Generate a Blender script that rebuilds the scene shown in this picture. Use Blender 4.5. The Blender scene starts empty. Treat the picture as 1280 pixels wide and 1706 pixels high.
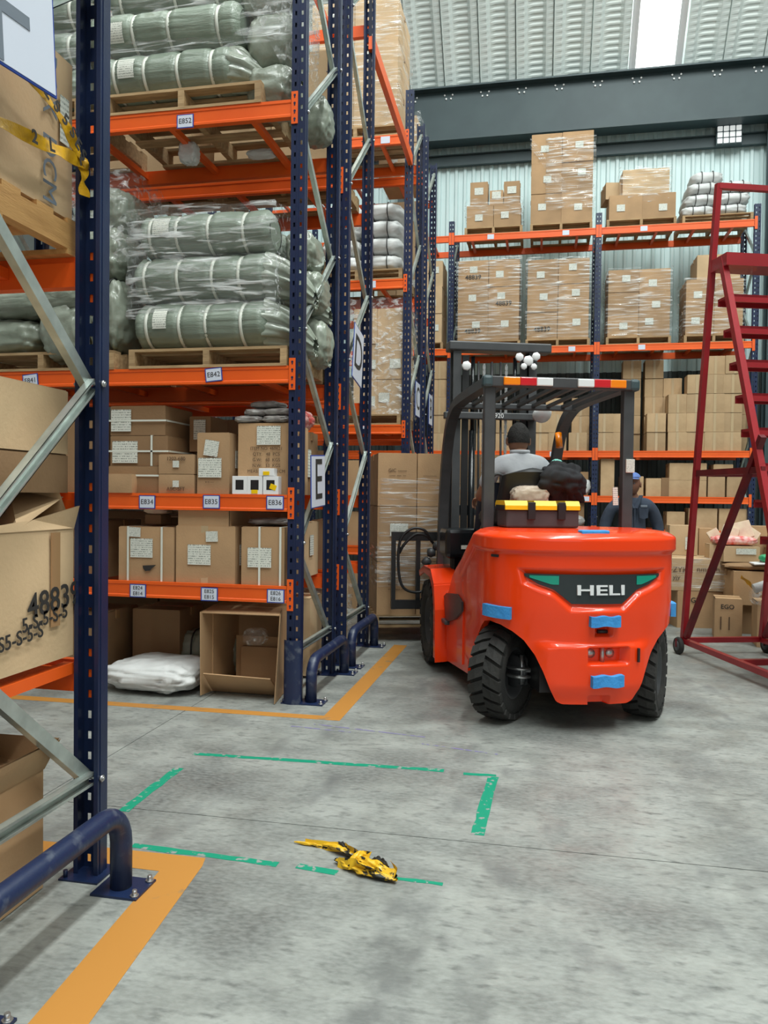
import bpy, bmesh, math, random
from mathutils import Vector, Matrix, Euler
random.seed(7)
S = bpy.context.scene
COL = S.collection
R = math.radians

# ---------------------------------------------------------------- camera, light, exposure
TH = math.atan(260 / 1290.); PITCH = math.atan(28 / 1290.); ROLL = 0.012
fw = Vector((-math.sin(TH) * math.cos(PITCH), math.cos(TH) * math.cos(PITCH), -math.sin(PITCH)))
rt = Vector((math.cos(TH), math.sin(TH), 0)); up = rt.cross(fw)
r2 = rt * math.cos(ROLL) + up * math.sin(ROLL); u2 = up * math.cos(ROLL) - rt * math.sin(ROLL)
cam_d = bpy.data.cameras.new('camera'); cam = bpy.data.objects.new('camera', cam_d); COL.objects.link(cam)
cam_d.sensor_fit = 'VERTICAL'; cam_d.sensor_height = 36.0; cam_d.lens = 1290 / 1706. * 36
cam_d.clip_start = .05; cam_d.clip_end = 200
cam.matrix_world = Matrix(((r2.x, u2.x, -fw.x, 0), (r2.y, u2.y, -fw.y, 0), (r2.z, u2.z, -fw.z, 1.37), (0, 0, 0, 1)))
S.camera = cam
S.view_settings.view_transform = 'Standard'; S.view_settings.look = 'None'
S.view_settings.gamma = 1; S.view_settings.use_curve_mapping = False
S.view_settings.exposure = -0.06
W = bpy.data.worlds.new('world'); S.world = W; W.use_nodes = True
W.node_tree.nodes['Background'].inputs[0].default_value = (.85, .95, 1.0, 1)
W.node_tree.nodes['Background'].inputs[1].default_value = .18

def area(name, loc, size, power, target, col=(1, 1, 1)):
    d = bpy.data.lights.new(name, 'AREA'); d.shape = 'RECTANGLE'; d.size, d.size_y = size
    d.energy = power; d.color = col
    o = bpy.data.objects.new(name, d); COL.objects.link(o); o.location = loc
    v = Vector(target) - Vector(loc)
    o.rotation_euler = v.to_track_quat('-Z', 'Y').to_euler()
    return o
# daylight falling through the skylight strips of the arched roof, and through the open gate behind the photographer
SKY_X = (-7.0, -2.3 - .9, 1.915, 6.4)
for sx, pw in ((-7.0, 300), (-3.2, 700), (1.915, 2500), (6.4, 1600)):
    area('skylight_daylight', (sx, 2.5, 14.0), (1.0, 18), pw, (sx, 2.5, 0), (.94, 1, .98))
area('gate_daylight', (2.6, -7.6, 3.6), (6.5, 3.6), 120, (.5, 6, 1.2), (.97, 1, 1))

# ---------------------------------------------------------------- materials
MT = {}
def mat(name, c, rough=.6, metal=0, c2=None, ns=6., bump=0., bs=40., rnd=0., coat=0., spec=.5, stretch=(1, 1, 1), lo=.35, hi=.65, alpha=None, trans=0.):
    m = bpy.data.materials.new(name); m.use_nodes = True; nt = m.node_tree; N = nt.nodes; L = nt.links
    b = N['Principled BSDF']; b.inputs['Base Color'].default_value = (*c, 1)
    b.inputs['Roughness'].default_value = rough; b.inputs['Metallic'].default_value = metal
    b.inputs['Coat Weight'].default_value = coat; b.inputs['Specular IOR Level'].default_value = spec
    if trans: b.inputs['Transmission Weight'].default_value = trans
    tc = N.new('ShaderNodeTexCoord'); mp = N.new('ShaderNodeMapping'); mp.inputs['Scale'].default_value = stretch
    L.new(tc.outputs['Object'], mp.inputs[0])
    out = None
    if c2:
        n = N.new('ShaderNodeTexNoise'); n.inputs['Scale'].default_value = ns; n.inputs['Detail'].default_value = 6
        L.new(mp.outputs[0], n.inputs['Vector'])
        r = N.new('ShaderNodeMapRange'); r.inputs[1].default_value = lo; r.inputs[2].default_value = hi
        L.new(n.outputs[0], r.inputs[0])
        mx = N.new('ShaderNodeMix'); mx.data_type = 'RGBA'; mx.inputs[6].default_value = (*c, 1); mx.inputs[7].default_value = (*c2, 1)
        L.new(r.outputs[0], mx.inputs[0]); out = mx.outputs[2]
    if rnd:
        oi = N.new('ShaderNodeObjectInfo'); hs = N.new('ShaderNodeHueSaturation')
        mr = N.new('ShaderNodeMapRange'); mr.inputs[3].default_value = 1 - rnd; mr.inputs[4].default_value = 1 + rnd
        L.new(oi.outputs['Random'], mr.inputs[0]); L.new(mr.outputs[0], hs.inputs['Value'])
        if out: L.new(out, hs.inputs['Color'])
        else: hs.inputs['Color'].default_value = (*c, 1)
        out = hs.outputs[0]
    if out: L.new(out, b.inputs['Base Color'])
    if bump:
        n2 = N.new('ShaderNodeTexNoise'); n2.inputs['Scale'].default_value = bs; n2.inputs['Detail'].default_value = 4
        L.new(mp.outputs[0], n2.inputs['Vector'])
        bp = N.new('ShaderNodeBump'); bp.inputs['Strength'].default_value = bump; bp.inputs['Distance'].default_value = .01
        L.new(n2.outputs[0], bp.inputs['Height']); L.new(bp.outputs[0], b.inputs['Normal'])
    MT[name] = m
    return m
mat('navy', (.007, .015, .050), .36, 0, (.011, .023, .072), 3, .06, 60)
mat('beam_orange', (.88, .125, .010), .42, 0, (.80, .10, .008), 2, .05, 40)
mat('galvanised', (.60, .66, .62), .38, .75, (.45, .50, .47), 12, .05, 60)
mat('steel', (.5, .5, .5), .35, .9)
mat('card', (.47, .29, .15), .8, 0, (.37, .23, .12), 2.5, .12, 70, .14)
mat('card_pale', (.62, .43, .25), .8, 0, (.50, .35, .20), 2.5, .12, 70, .10)
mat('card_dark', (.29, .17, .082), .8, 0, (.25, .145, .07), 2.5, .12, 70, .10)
mat('card_small', (.50, .34, .19), .8, 0, (.42, .28, .15), 5, .2, 30, .16)
mat('pack_tape', (.36, .21, .10), .25, 0, coat=.3)
mat('tape_clear', (.50, .37, .22), .2)
mat('wood', (.46, .31, .16), .75, 0, (.30, .19, .09), 5, .2, 30, .18, stretch=(1, 7, 7))
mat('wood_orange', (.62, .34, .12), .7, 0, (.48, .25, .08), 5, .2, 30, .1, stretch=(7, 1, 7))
mat('fabric_green', (.20, .245, .19), .42, 0, (.26, .31, .25), 3, .35, 26, .10, stretch=(1, 4, 4), coat=.25)
mat('sack_grey', (.30, .33, .27), .35, 0, (.20, .23, .18), 4, .7, 14, .10, coat=.35)
mat('sack_white', (.72, .73, .72), .5, 0, (.60, .61, .60), 4, .5, 16, .06)
mat('strap_white', (.72, .74, .66), .45)
mat('cord_black', (.02, .02, .02), .5)
mat('black_plastic', (.012, .012, .013), .45)
mat('black_gloss', (.010, .012, .014), .18)
mat('grey_black', (.045, .047, .05), .45, 0, (.06, .062, .065), 8)
mat('rubber', (.012, .012, .012), .8, 0, (.030, .028, .025), 7, .3, 60)
mat('fork_orange', (.92, .052, .004), .25, 0, coat=.4, spec=.3)
mat('panel_dark', (.022, .03, .032), .35)
mat('lens_green', (.0, .30, .20), .15, coat=.5)
mat('foam_blue', (.055, .33, .74), .85, 0, (.04, .26, .62), 14, .4, 50)
mat('white_paint', (.8, .8, .8), .4)
mat('lamp_red', (.62, .012, .02), .2, coat=.5)
mat('lamp_amber', (.95, .24, .0), .2, coat=.5)
mat('lamp_white', (.8, .82, .82), .15, coat=.5)
mat('yellow_plastic', (.88, .56, .0), .4)
mat('ladder_red', (.34, .011, .018), .38, 0, (.27, .009, .014), 3, .1, 40, coat=.2)
mat('ladder_dark', (.17, .008, .012), .5, 0, (.10, .006, .01), 6)
mat('skin', (.30, .145, .085), .55)
mat('skin_dark', (.20, .09, .055), .55)
mat('shirt_grey', (.52, .53, .55), .8, 0, (.44, .45, .48), 8, .5, 14)
mat('jacket_navy', (.040, .055, .085), .85, 0, (.028, .038, .06), 8, .5, 14)
mat('cloth_black', (.012, .012, .014), .85, 0, (.02, .02, .024), 8, .5, 12)
mat('trousers', (.03, .035, .055), .85)
mat('hair', (.012, .010, .009), .8, 0, bump=.5, bs=90)
mat('cap_blue', (.10, .17, .42), .8)
mat('print_black', (.025, .022, .02), .7)
mat('print_brown', (.10, .055, .03), .8)
mat('sign_white', (.66, .70, .80), .35)
mat('sign_blue', (.02, .06, .34), .4)
mat('sign_grey', (.16, .19, .23), .5)
mat('steel_dark', (.035, .060, .068), .5, 0, (.045, .075, .082), 2)
mat('wall_sheet', (.68, .83, .83), .4, 0, (.62, .78, .78), 1.5)
mat('navy_worn', (.009, .019, .062), .42, 0, (.085, .10, .135), 16, .1, 60, lo=.56, hi=.74)
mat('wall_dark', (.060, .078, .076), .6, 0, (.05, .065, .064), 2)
mat('yellow_marked', (.72, .42, .02), .35, 0, (.02, .018, .012), 30, .35, 24, lo=.55, hi=.58, stretch=(.6, 1.6, 1))
mat('wall_dim', (.20, .21, .20), .8)
mat('roof_sheet', (.84, .90, .87), .5, 0, (.79, .86, .83), 1.2)
mat('yellow_film', (.74, .40, .01), .35, 0, (.5, .26, .01), 20, .4, 30)
mat('paper_red', (.75, .08, .07), .6, 0, (.85, .6, .55), 18)
mat('paper_mix', (.72, .60, .42), .7, 0, (.62, .40, .30), 9)
mat('green_pack', (.03, .38, .16), .4)
mat('grey_pack', (.42, .40, .38), .3, 0, (.22, .20, .19), 14, .5, 20)
mat('beige_pack', (.58, .48, .38), .6, 0, (.44, .34, .26), 22)
mat('teal_cloth', (.22, .60, .50), .7)

def lines_paper():           # printed form: fine dark rows on white paper
    m = bpy.data.materials.new('printed_paper'); m.use_nodes = True; N = m.node_tree.nodes; L = m.node_tree.links
    b = N['Principled BSDF']; b.inputs['Roughness'].default_value = .55
    tc = N.new('ShaderNodeTexCoord'); sp = N.new('ShaderNodeSeparateXYZ'); L.new(tc.outputs['Generated'], sp.inputs[0])
    w = N.new('ShaderNodeMath'); w.operation = 'MULTIPLY'; w.inputs[1].default_value = 9; L.new(sp.outputs[2], w.inputs[0])
    f = N.new('ShaderNodeMath'); f.operation = 'FRACT'; L.new(w.outputs[0], f.inputs[0])
    g = N.new('ShaderNodeMath'); g.operation = 'GREATER_THAN'; g.inputs[1].default_value = .55; L.new(f.outputs[0], g.inputs[0])
    n = N.new('ShaderNodeTexNoise'); n.inputs['Scale'].default_value = 1.0
    mp = N.new('ShaderNodeMapping'); mp.inputs['Scale'].default_value = (22, 22, 9); L.new(tc.outputs['Generated'], mp.inputs[0]); L.new(mp.outputs[0], n.inputs['Vector'])
    g2 = N.new('ShaderNodeMath'); g2.operation = 'GREATER_THAN'; g2.inputs[1].default_value = .5; L.new(n.outputs[0], g2.inputs[0])
    a = N.new('ShaderNodeMath'); a.operation = 'MULTIPLY'; L.new(g.outputs[0], a.inputs[0]); L.new(g2.outputs[0], a.inputs[1])
    mx = N.new('ShaderNodeMix'); mx.data_type = 'RGBA'; mx.inputs[6].default_value = (.72, .73, .66, 1); mx.inputs[7].default_value = (.28, .30, .26, 1)
    L.new(a.outputs[0], mx.inputs[0]); L.new(mx.outputs[2], b.inputs['Base Color']); MT['paper'] = m
lines_paper()

def film(name, base, amount, stretch, rough=.22):      # crumpled stretch film: mostly clear, milky where layers bunch up
    m = bpy.data.materials.new(name); m.use_nodes = True; N = m.node_tree.nodes; L = m.node_tree.links
    p = N['Principled BSDF']; p.inputs['Base Color'].default_value = (.78, .80, .79, 1); p.inputs['Roughness'].default_value = rough
    p.inputs['Specular IOR Level'].default_value = .9; p.inputs['Coat Weight'].default_value = .5
    tr = N.new('ShaderNodeBsdfTransparent'); mx = N.new('ShaderNodeMixShader')
    tc = N.new('ShaderNodeTexCoord'); mp = N.new('ShaderNodeMapping'); mp.inputs['Scale'].default_value = stretch
    L.new(tc.outputs['Object'], mp.inputs[0])
    n = N.new('ShaderNodeTexNoise'); n.inputs['Scale'].default_value = 1; n.inputs['Detail'].default_value = 5; n.inputs['Distortion'].default_value = .8
    L.new(mp.outputs[0], n.inputs['Vector'])
    n3 = N.new('ShaderNodeTexNoise'); n3.inputs['Scale'].default_value = 2.2; n3.inputs['Detail'].default_value = 2; L.new(tc.outputs['Object'], n3.inputs['Vector'])
    r = N.new('ShaderNodeMapRange'); r.inputs[1].default_value = .50; r.inputs[2].default_value = .64; r.inputs[3].default_value = base; r.inputs[4].default_value = amount
    L.new(n.outputs[0], r.inputs[0])
    r3 = N.new('ShaderNodeMapRange'); r3.inputs[1].default_value = .38; r3.inputs[2].default_value = .62; r3.inputs[3].default_value = .35; r3.inputs[4].default_value = 1
    L.new(n3.outputs[0], r3.inputs[0])
    mu = N.new('ShaderNodeMath'); mu.operation = 'MULTIPLY'; L.new(r.outputs[0], mu.inputs[0]); L.new(r3.outputs[0], mu.inputs[1])
    bp = N.new('ShaderNodeBump'); bp.inputs['Strength'].default_value = .9; bp.inputs['Distance'].default_value = .02
    L.new(n.outputs[0], bp.inputs['Height']); L.new(bp.outputs[0], p.inputs['Normal'])
    L.new(mu.outputs[0], mx.inputs[0]); L.new(tr.outputs[0], mx.inputs[1]); L.new(p.outputs[0], mx.inputs[2])
    L.new(mx.outputs[0], N['Material Output'].inputs[0]); MT[name] = m
film('film', .05, .80, (2.5, 2.5, 34))
film('film_roll', .08, .92, (3, 26, 26))
film('film_diag', .10, .85, (11, 11, 20))

def emis(name, c, s):
    m = bpy.data.materials.new(name); m.use_nodes = True; N = m.node_tree.nodes
    p = N['Principled BSDF']; p.inputs['Base Color'].default_value = (.8, .8, .8, 1)
    p.inputs['Emission Color'].default_value = (*c, 1); p.inputs['Emission Strength'].default_value = s; MT[name] = m
emis('skylight_sheet', (.93, 1, .98), 3.2)
emis('floodlight_cell', (.95, 1, .98), .55)

def floor_mat():
    m = bpy.data.materials.new('concrete'); m.use_nodes = True; N = m.node_tree.nodes; L = m.node_tree.links
    b = N['Principled BSDF']; tc = N.new('ShaderNodeTexCoord'); geo = N.new('ShaderNodeNewGeometry')
    def noise(scale, detail, stretch=(1, 1, 1), lo=.35, hi=.65, dist=0.):
        mp = N.new('ShaderNodeMapping'); mp.inputs['Scale'].default_value = stretch; L.new(geo.outputs['Position'], mp.inputs[0])
        n = N.new('ShaderNodeTexNoise'); n.inputs['Scale'].default_value = scale; n.inputs['Detail'].default_value = detail
        n.inputs['Distortion'].default_value = dist; L.new(mp.outputs[0], n.inputs['Vector'])
        r = N.new('ShaderNodeMapRange'); r.inputs[1].default_value = lo; r.inputs[2].default_value = hi; L.new(n.outputs[0], r.inputs[0]); return r.outputs[0]
    def mixc(fac, a, bb, mode='MIX'):
        x = N.new('ShaderNodeMix'); x.data_type = 'RGBA'; x.blend_type = mode
        if isinstance(fac, float): x.inputs[0].default_value = fac
        else: L.new(fac, x.inputs[0])
        for i, v in ((6, a), (7, bb)):
            if isinstance(v, tuple): x.inputs[i].default_value = (*v, 1)
            else: L.new(v, x.inputs[i])
        return x.outputs[2]
    base = mixc(noise(3.2, 10, (1, 1.4, 1), .36, .64, .1), (.295, .306, .282), (.18, .189, .175))
    base = mixc(noise(1.05, 7, (1, 1, 1), .50, .66, .3), base, (.10, .105, .10))
    base = mixc(noise(13, 8, (1, 2.2, 1), .52, .70), base, (.135, .142, .132))
    fine = noise(34, 6, (1, 2.0, 1), .36, .64)
    base = mixc(fine, base, mixc(.30, base, (.40, .41, .39)))
    # worn streaks of rubber along the driving lane
    base = mixc(noise(3.0, 9, (1.5, .8, 1), .58, .74), base, (.15, .155, .15))
    sx = N.new('ShaderNodeSeparateXYZ'); L.new(geo.outputs['Position'], sx.inputs[0])
    def mth(op, a, bv):
        q = N.new('ShaderNodeMath'); q.operation = op
        for i, v in ((0, a), (1, bv)):
            if isinstance(v, (int, float)): q.inputs[i].default_value = v
            else: L.new(v, q.inputs[i])
        return q.outputs[0]
    for xc, wd, y1, st in ((-.40, .10, 2.75, .75), (-.16, .07, 2.5, .45), (.80, .12, 4.5, .45)):      # tyre marks along the lane
        bx = N.new('ShaderNodeMapRange'); bx.inputs[1].default_value = wd; bx.inputs[2].default_value = wd * .6; L.new(mth('ABSOLUTE', mth('ADD', sx.outputs[0], -xc), 0), bx.inputs[0])
        by = N.new('ShaderNodeMapRange'); by.inputs[1].default_value = y1; by.inputs[2].default_value = y1 - .25; L.new(sx.outputs[1], by.inputs[0])
        base = mixc(mth('MULTIPLY', mth('MULTIPLY', bx.outputs[0], by.outputs[0]), mth('MULTIPLY', noise(9, 8, (1, 1, 1), .38, .62), st)), base, (.125, .13, .125))
    L.new(base, b.inputs['Base Color'])
    rr = N.new('ShaderNodeMapRange'); rr.inputs[3].default_value = .30; rr.inputs[4].default_value = .62; L.new(noise(4, 5), rr.inputs[0]); L.new(rr.outputs[0], b.inputs['Roughness'])
    bp = N.new('ShaderNodeBump'); bp.inputs['Strength'].default_value = .12; bp.inputs['Distance'].default_value = .006; L.new(noise(60, 5), bp.inputs['Height']); L.new(bp.outputs[0], b.inputs['Normal'])
    MT['concrete'] = m
floor_mat()
def worn(name, c, thr, c_under=(.26, .27, .255), ns=20.):
    m = bpy.data.materials.new(name); m.use_nodes = True; N = m.node_tree.nodes; L = m.node_tree.links
    b = N['Principled BSDF']; b.inputs['Roughness'].default_value = .5; geo = N.new('ShaderNodeNewGeometry')
    n = N.new('ShaderNodeTexNoise'); n.inputs['Scale'].default_value = ns; n.inputs['Detail'].default_value = 8; L.new(geo.outputs['Position'], n.inputs['Vector'])
    r = N.new('ShaderNodeMapRange'); r.inputs[1].default_value = thr; r.inputs[2].default_value = thr + .05; L.new(n.outputs[0], r.inputs[0])
    x = N.new('ShaderNodeMix'); x.data_type = 'RGBA'; x.inputs[6].default_value = (*c, 1); x.inputs[7].default_value = (*c_under, 1); L.new(r.outputs[0], x.inputs[0])
    L.new(x.outputs[2], b.inputs['Base Color']); MT[name] = m
worn('line_orange', (.47, .205, .038), .64, (.30, .18, .08), 6)
worn('line_green', (.0, .25, .145), .57, ns=26)
worn('line_purple', (.20, .18, .33), .50, ns=26)

# ---------------------------------------------------------------- mesh helpers
class MB:
    def __init__(s): s.v = []; s.f = []; s.sm = []; s.mi = []; s.cur = 0
    def add(s, vs, fs, smooth=False):
        o = len(s.v); s.v += [tuple(v) for v in vs]; s.f += [tuple(o + i for i in f) for f in fs]; s.sm += [smooth] * len(fs); s.mi += [s.cur] * len(fs); return s
    def box(s, x0, x1, y0, y1, z0, z1, M=None, bev=0.):
        if bev:
            return s.rbox(x0, x1, y0, y1, z0, z1, bev, M)
        vs = [Vector((x, y, z)) for x in (x0, x1) for y in (y0, y1) for z in (z0, z1)]
        if M is not None: vs = [M @ v for v in vs]
        return s.add(vs, [(0, 1, 3, 2), (4, 6, 7, 5), (0, 4, 5, 1), (2, 3, 7, 6), (0, 2, 6, 4), (1, 5, 7, 3)])
    def rbox(s, x0, x1, y0, y1, z0, z1, b, M=None, sm=False):
        bm = bmesh.new(); bmesh.ops.create_cube(bm, size=1)
        for v in bm.verts: v.co = Vector(((x0 + x1) / 2 + v.co.x * (x1 - x0), (y0 + y1) / 2 + v.co.y * (y1 - y0), (z0 + z1) / 2 + v.co.z * (z1 - z0)))
        bmesh.ops.bevel(bm, geom=bm.edges[:], offset=b, segments=2, affect='EDGES', profile=.5)
        bm.verts.index_update(); vs = [(M @ v.co if M is not None else v.co.copy()) for v in bm.verts]; fs = [[v.index for v in f.verts] for f in bm.faces]; bm.free()
        return s.add(vs, fs, sm)
    def bar(s, p0, p1, w, h, upv=(0, 0, 1)):      # box beam of section w x h between two points
        p0, p1 = Vector(p0), Vector(p1); d = (p1 - p0).normalized(); u = Vector(upv)
        sd = d.cross(u);
        if sd.length < 1e-4: sd = d.cross(Vector((1, 0, 0)))
        sd.normalize(); u = sd.cross(d).normalized(); vs = []
        for p in (p0, p1):
            for a, b in ((-1, -1), (1, -1), (1, 1), (-1, 1)): vs.append(p + sd * a * w / 2 + u * b * h / 2)
        return s.add(vs, [(3, 2, 1, 0), (4, 5, 6, 7), (0, 1, 5, 4), (1, 2, 6, 5), (2, 3, 7, 6), (3, 0, 4, 7)])
    def tube(s, pts, r, n=10, caps=True, sm=True):
        pts = [Vector(p) for p in pts]; rs = r if isinstance(r, (list, tuple)) else [r] * len(pts)
        vs = []; fs = []; prev = None
        for i, p in enumerate(pts):
            d = (pts[min(i + 1, len(pts) - 1)] - pts[max(i - 1, 0)]).normalized()
            if prev is None:
                a = d.cross(Vector((0, 0, 1)));
                if a.length < .1: a = d.cross(Vector((1, 0, 0)))
                a.normalize()
            else:
                a = (prev - d * prev.dot(d)).normalized()
            prev = a; b = d.cross(a)
            for k in range(n):
                t = 2 * math.pi * k / n; vs.append(p + (a * math.cos(t) + b * math.sin(t)) * rs[i])
        for i in range(len(pts) - 1):
            for k in range(n): fs.append((i * n + k, i * n + (k + 1) % n, (i + 1) * n + (k + 1) % n, (i + 1) * n + k))
        s.add(vs, fs, sm)
        if caps:
            o = len(s.v) - len(vs)
            s.f.append(tuple(o + k for k in reversed(range(n)))); s.sm.append(False); s.mi.append(s.cur)
            s.f.append(tuple(o + (len(pts) - 1) * n + k for k in range(n))); s.sm.append(False); s.mi.append(s.cur)
        return s
    def lathe(s, prof, n=32, M=None, sm=True, closed=False):      # prof: (radius, axial); axis = local x
        vs = []; m = len(prof)
        for k in range(n):
            t = 2 * math.pi * k / n
            for r, a in prof: vs.append(Vector((a, r * math.cos(t), r * math.sin(t))))
        if M is not None: vs = [M @ v for v in vs]
        fs = [(k * m + i, k * m + i + 1, ((k + 1) % n) * m + i + 1, ((k + 1) % n) * m + i) for k in range(n) for i in range(m - 1)]
        if closed: fs += [(k * m + m - 1, k * m, ((k + 1) % n) * m, ((k + 1) % n) * m + m - 1) for k in range(n)]
        return s.add(vs, fs, sm)
    def grid(s, fn, nu, nv, sm=True, closeu=False):
        vs = [fn(i / (nu if closeu else nu - 1), j / (nv - 1)) for i in range(nu) for j in range(nv)]
        fs = [(i * nv + j, ((i + 1) % nu) * nv + j, ((i + 1) % nu) * nv + j + 1, i * nv + j + 1) for i in range(nu if closeu else nu - 1) for j in range(nv - 1)]
        return s.add(vs, fs, sm)
    def prism(s, poly, a0, a1, axis='x'):       # poly in the other two axes, extruded from a0 to a1
        n = len(poly); f = {'x': lambda a, p: (a, p[0], p[1]), 'y': lambda a, p: (p[0], a, p[1]), 'z': lambda a, p: (p[0], p[1], a)}[axis]
        vs = [f(a0, p) for p in poly] + [f(a1, p) for p in poly]
        fs = [(i, (i + 1) % n, n + (i + 1) % n, n + i) for i in range(n)] + [tuple(range(n))[::-1], tuple(range(n, 2 * n))]
        return s.add(vs, fs)
    def mesh(s, name, mats):
        me = bpy.data.meshes.new(name); me.from_pydata(s.v, [], s.f); me.validate()
        if len(me.polygons) == len(s.f):
            me.polygons.foreach_set('use_smooth', s.sm); me.polygons.foreach_set('material_index', s.mi)
        for m in (mats if isinstance(mats, (list, tuple)) else [mats]): me.materials.append(MT[m])
        bm = bmesh.new(); bm.from_mesh(me); bmesh.ops.recalc_face_normals(bm, faces=bm.faces[:]); bm.to_mesh(me); bm.free()
        me.update(); return me
    def build(s, name, mats, parent=None, loc=(0, 0, 0), rot=(0, 0, 0), label=None):
        return put(name, s.mesh(name, mats), parent, loc, rot, label)
def put(name, me, parent=None, loc=(0, 0, 0), rot=(0, 0, 0), label=None, scale=None):
    o = bpy.data.objects.new(name, me); COL.objects.link(o); o.location = loc; o.rotation_euler = rot
    if parent: o.parent = parent
    if label: o['label'] = label
    if scale: o.scale = scale
    return o
def empty(name, loc, label=None, cat=None, group=None, rz=0):
    o = bpy.data.objects.new(name, None); COL.objects.link(o); o.location = loc; o.rotation_euler = (0, 0, rz); o.empty_display_size = .1
    return tag(o, label, cat, group)
def tag(o, label=None, cat=None, group=None, kind=None):
    if label: o['label'] = label
    if cat: o['category'] = cat
    if group: o['group'] = group
    if kind: o['kind'] = kind
    return o
_tx = {}
def text_mesh(st, size, m, th=.0008, align='CENTER', bold=0.):
    k = (st, size, m, align, bold)
    if k in _tx: return _tx[k]
    cu = bpy.data.curves.new('text', 'FONT'); cu.body = st; cu.size = size; cu.align_x = align; cu.align_y = 'CENTER'; cu.extrude = th; cu.resolution_u = 3; cu.offset = bold
    o = bpy.data.objects.new('text', cu); COL.objects.link(o)
    dg = bpy.context.evaluated_depsgraph_get(); dg.update()
    me = bpy.data.meshes.new_from_object(o.evaluated_get(dg)); me.materials.clear(); me.materials.append(MT[m])
    bpy.data.objects.remove(o); _tx[k] = me; return me
def noise3(p, f=1., seed=0.):
    from mathutils import noise
    return noise.noise(Vector((p[0] * f + seed, p[1] * f + seed * 1.7, p[2] * f - seed)))
ORD = ['bottom', 'second', 'third', 'fourth', 'fifth', 'sixth', 'seventh']
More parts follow.
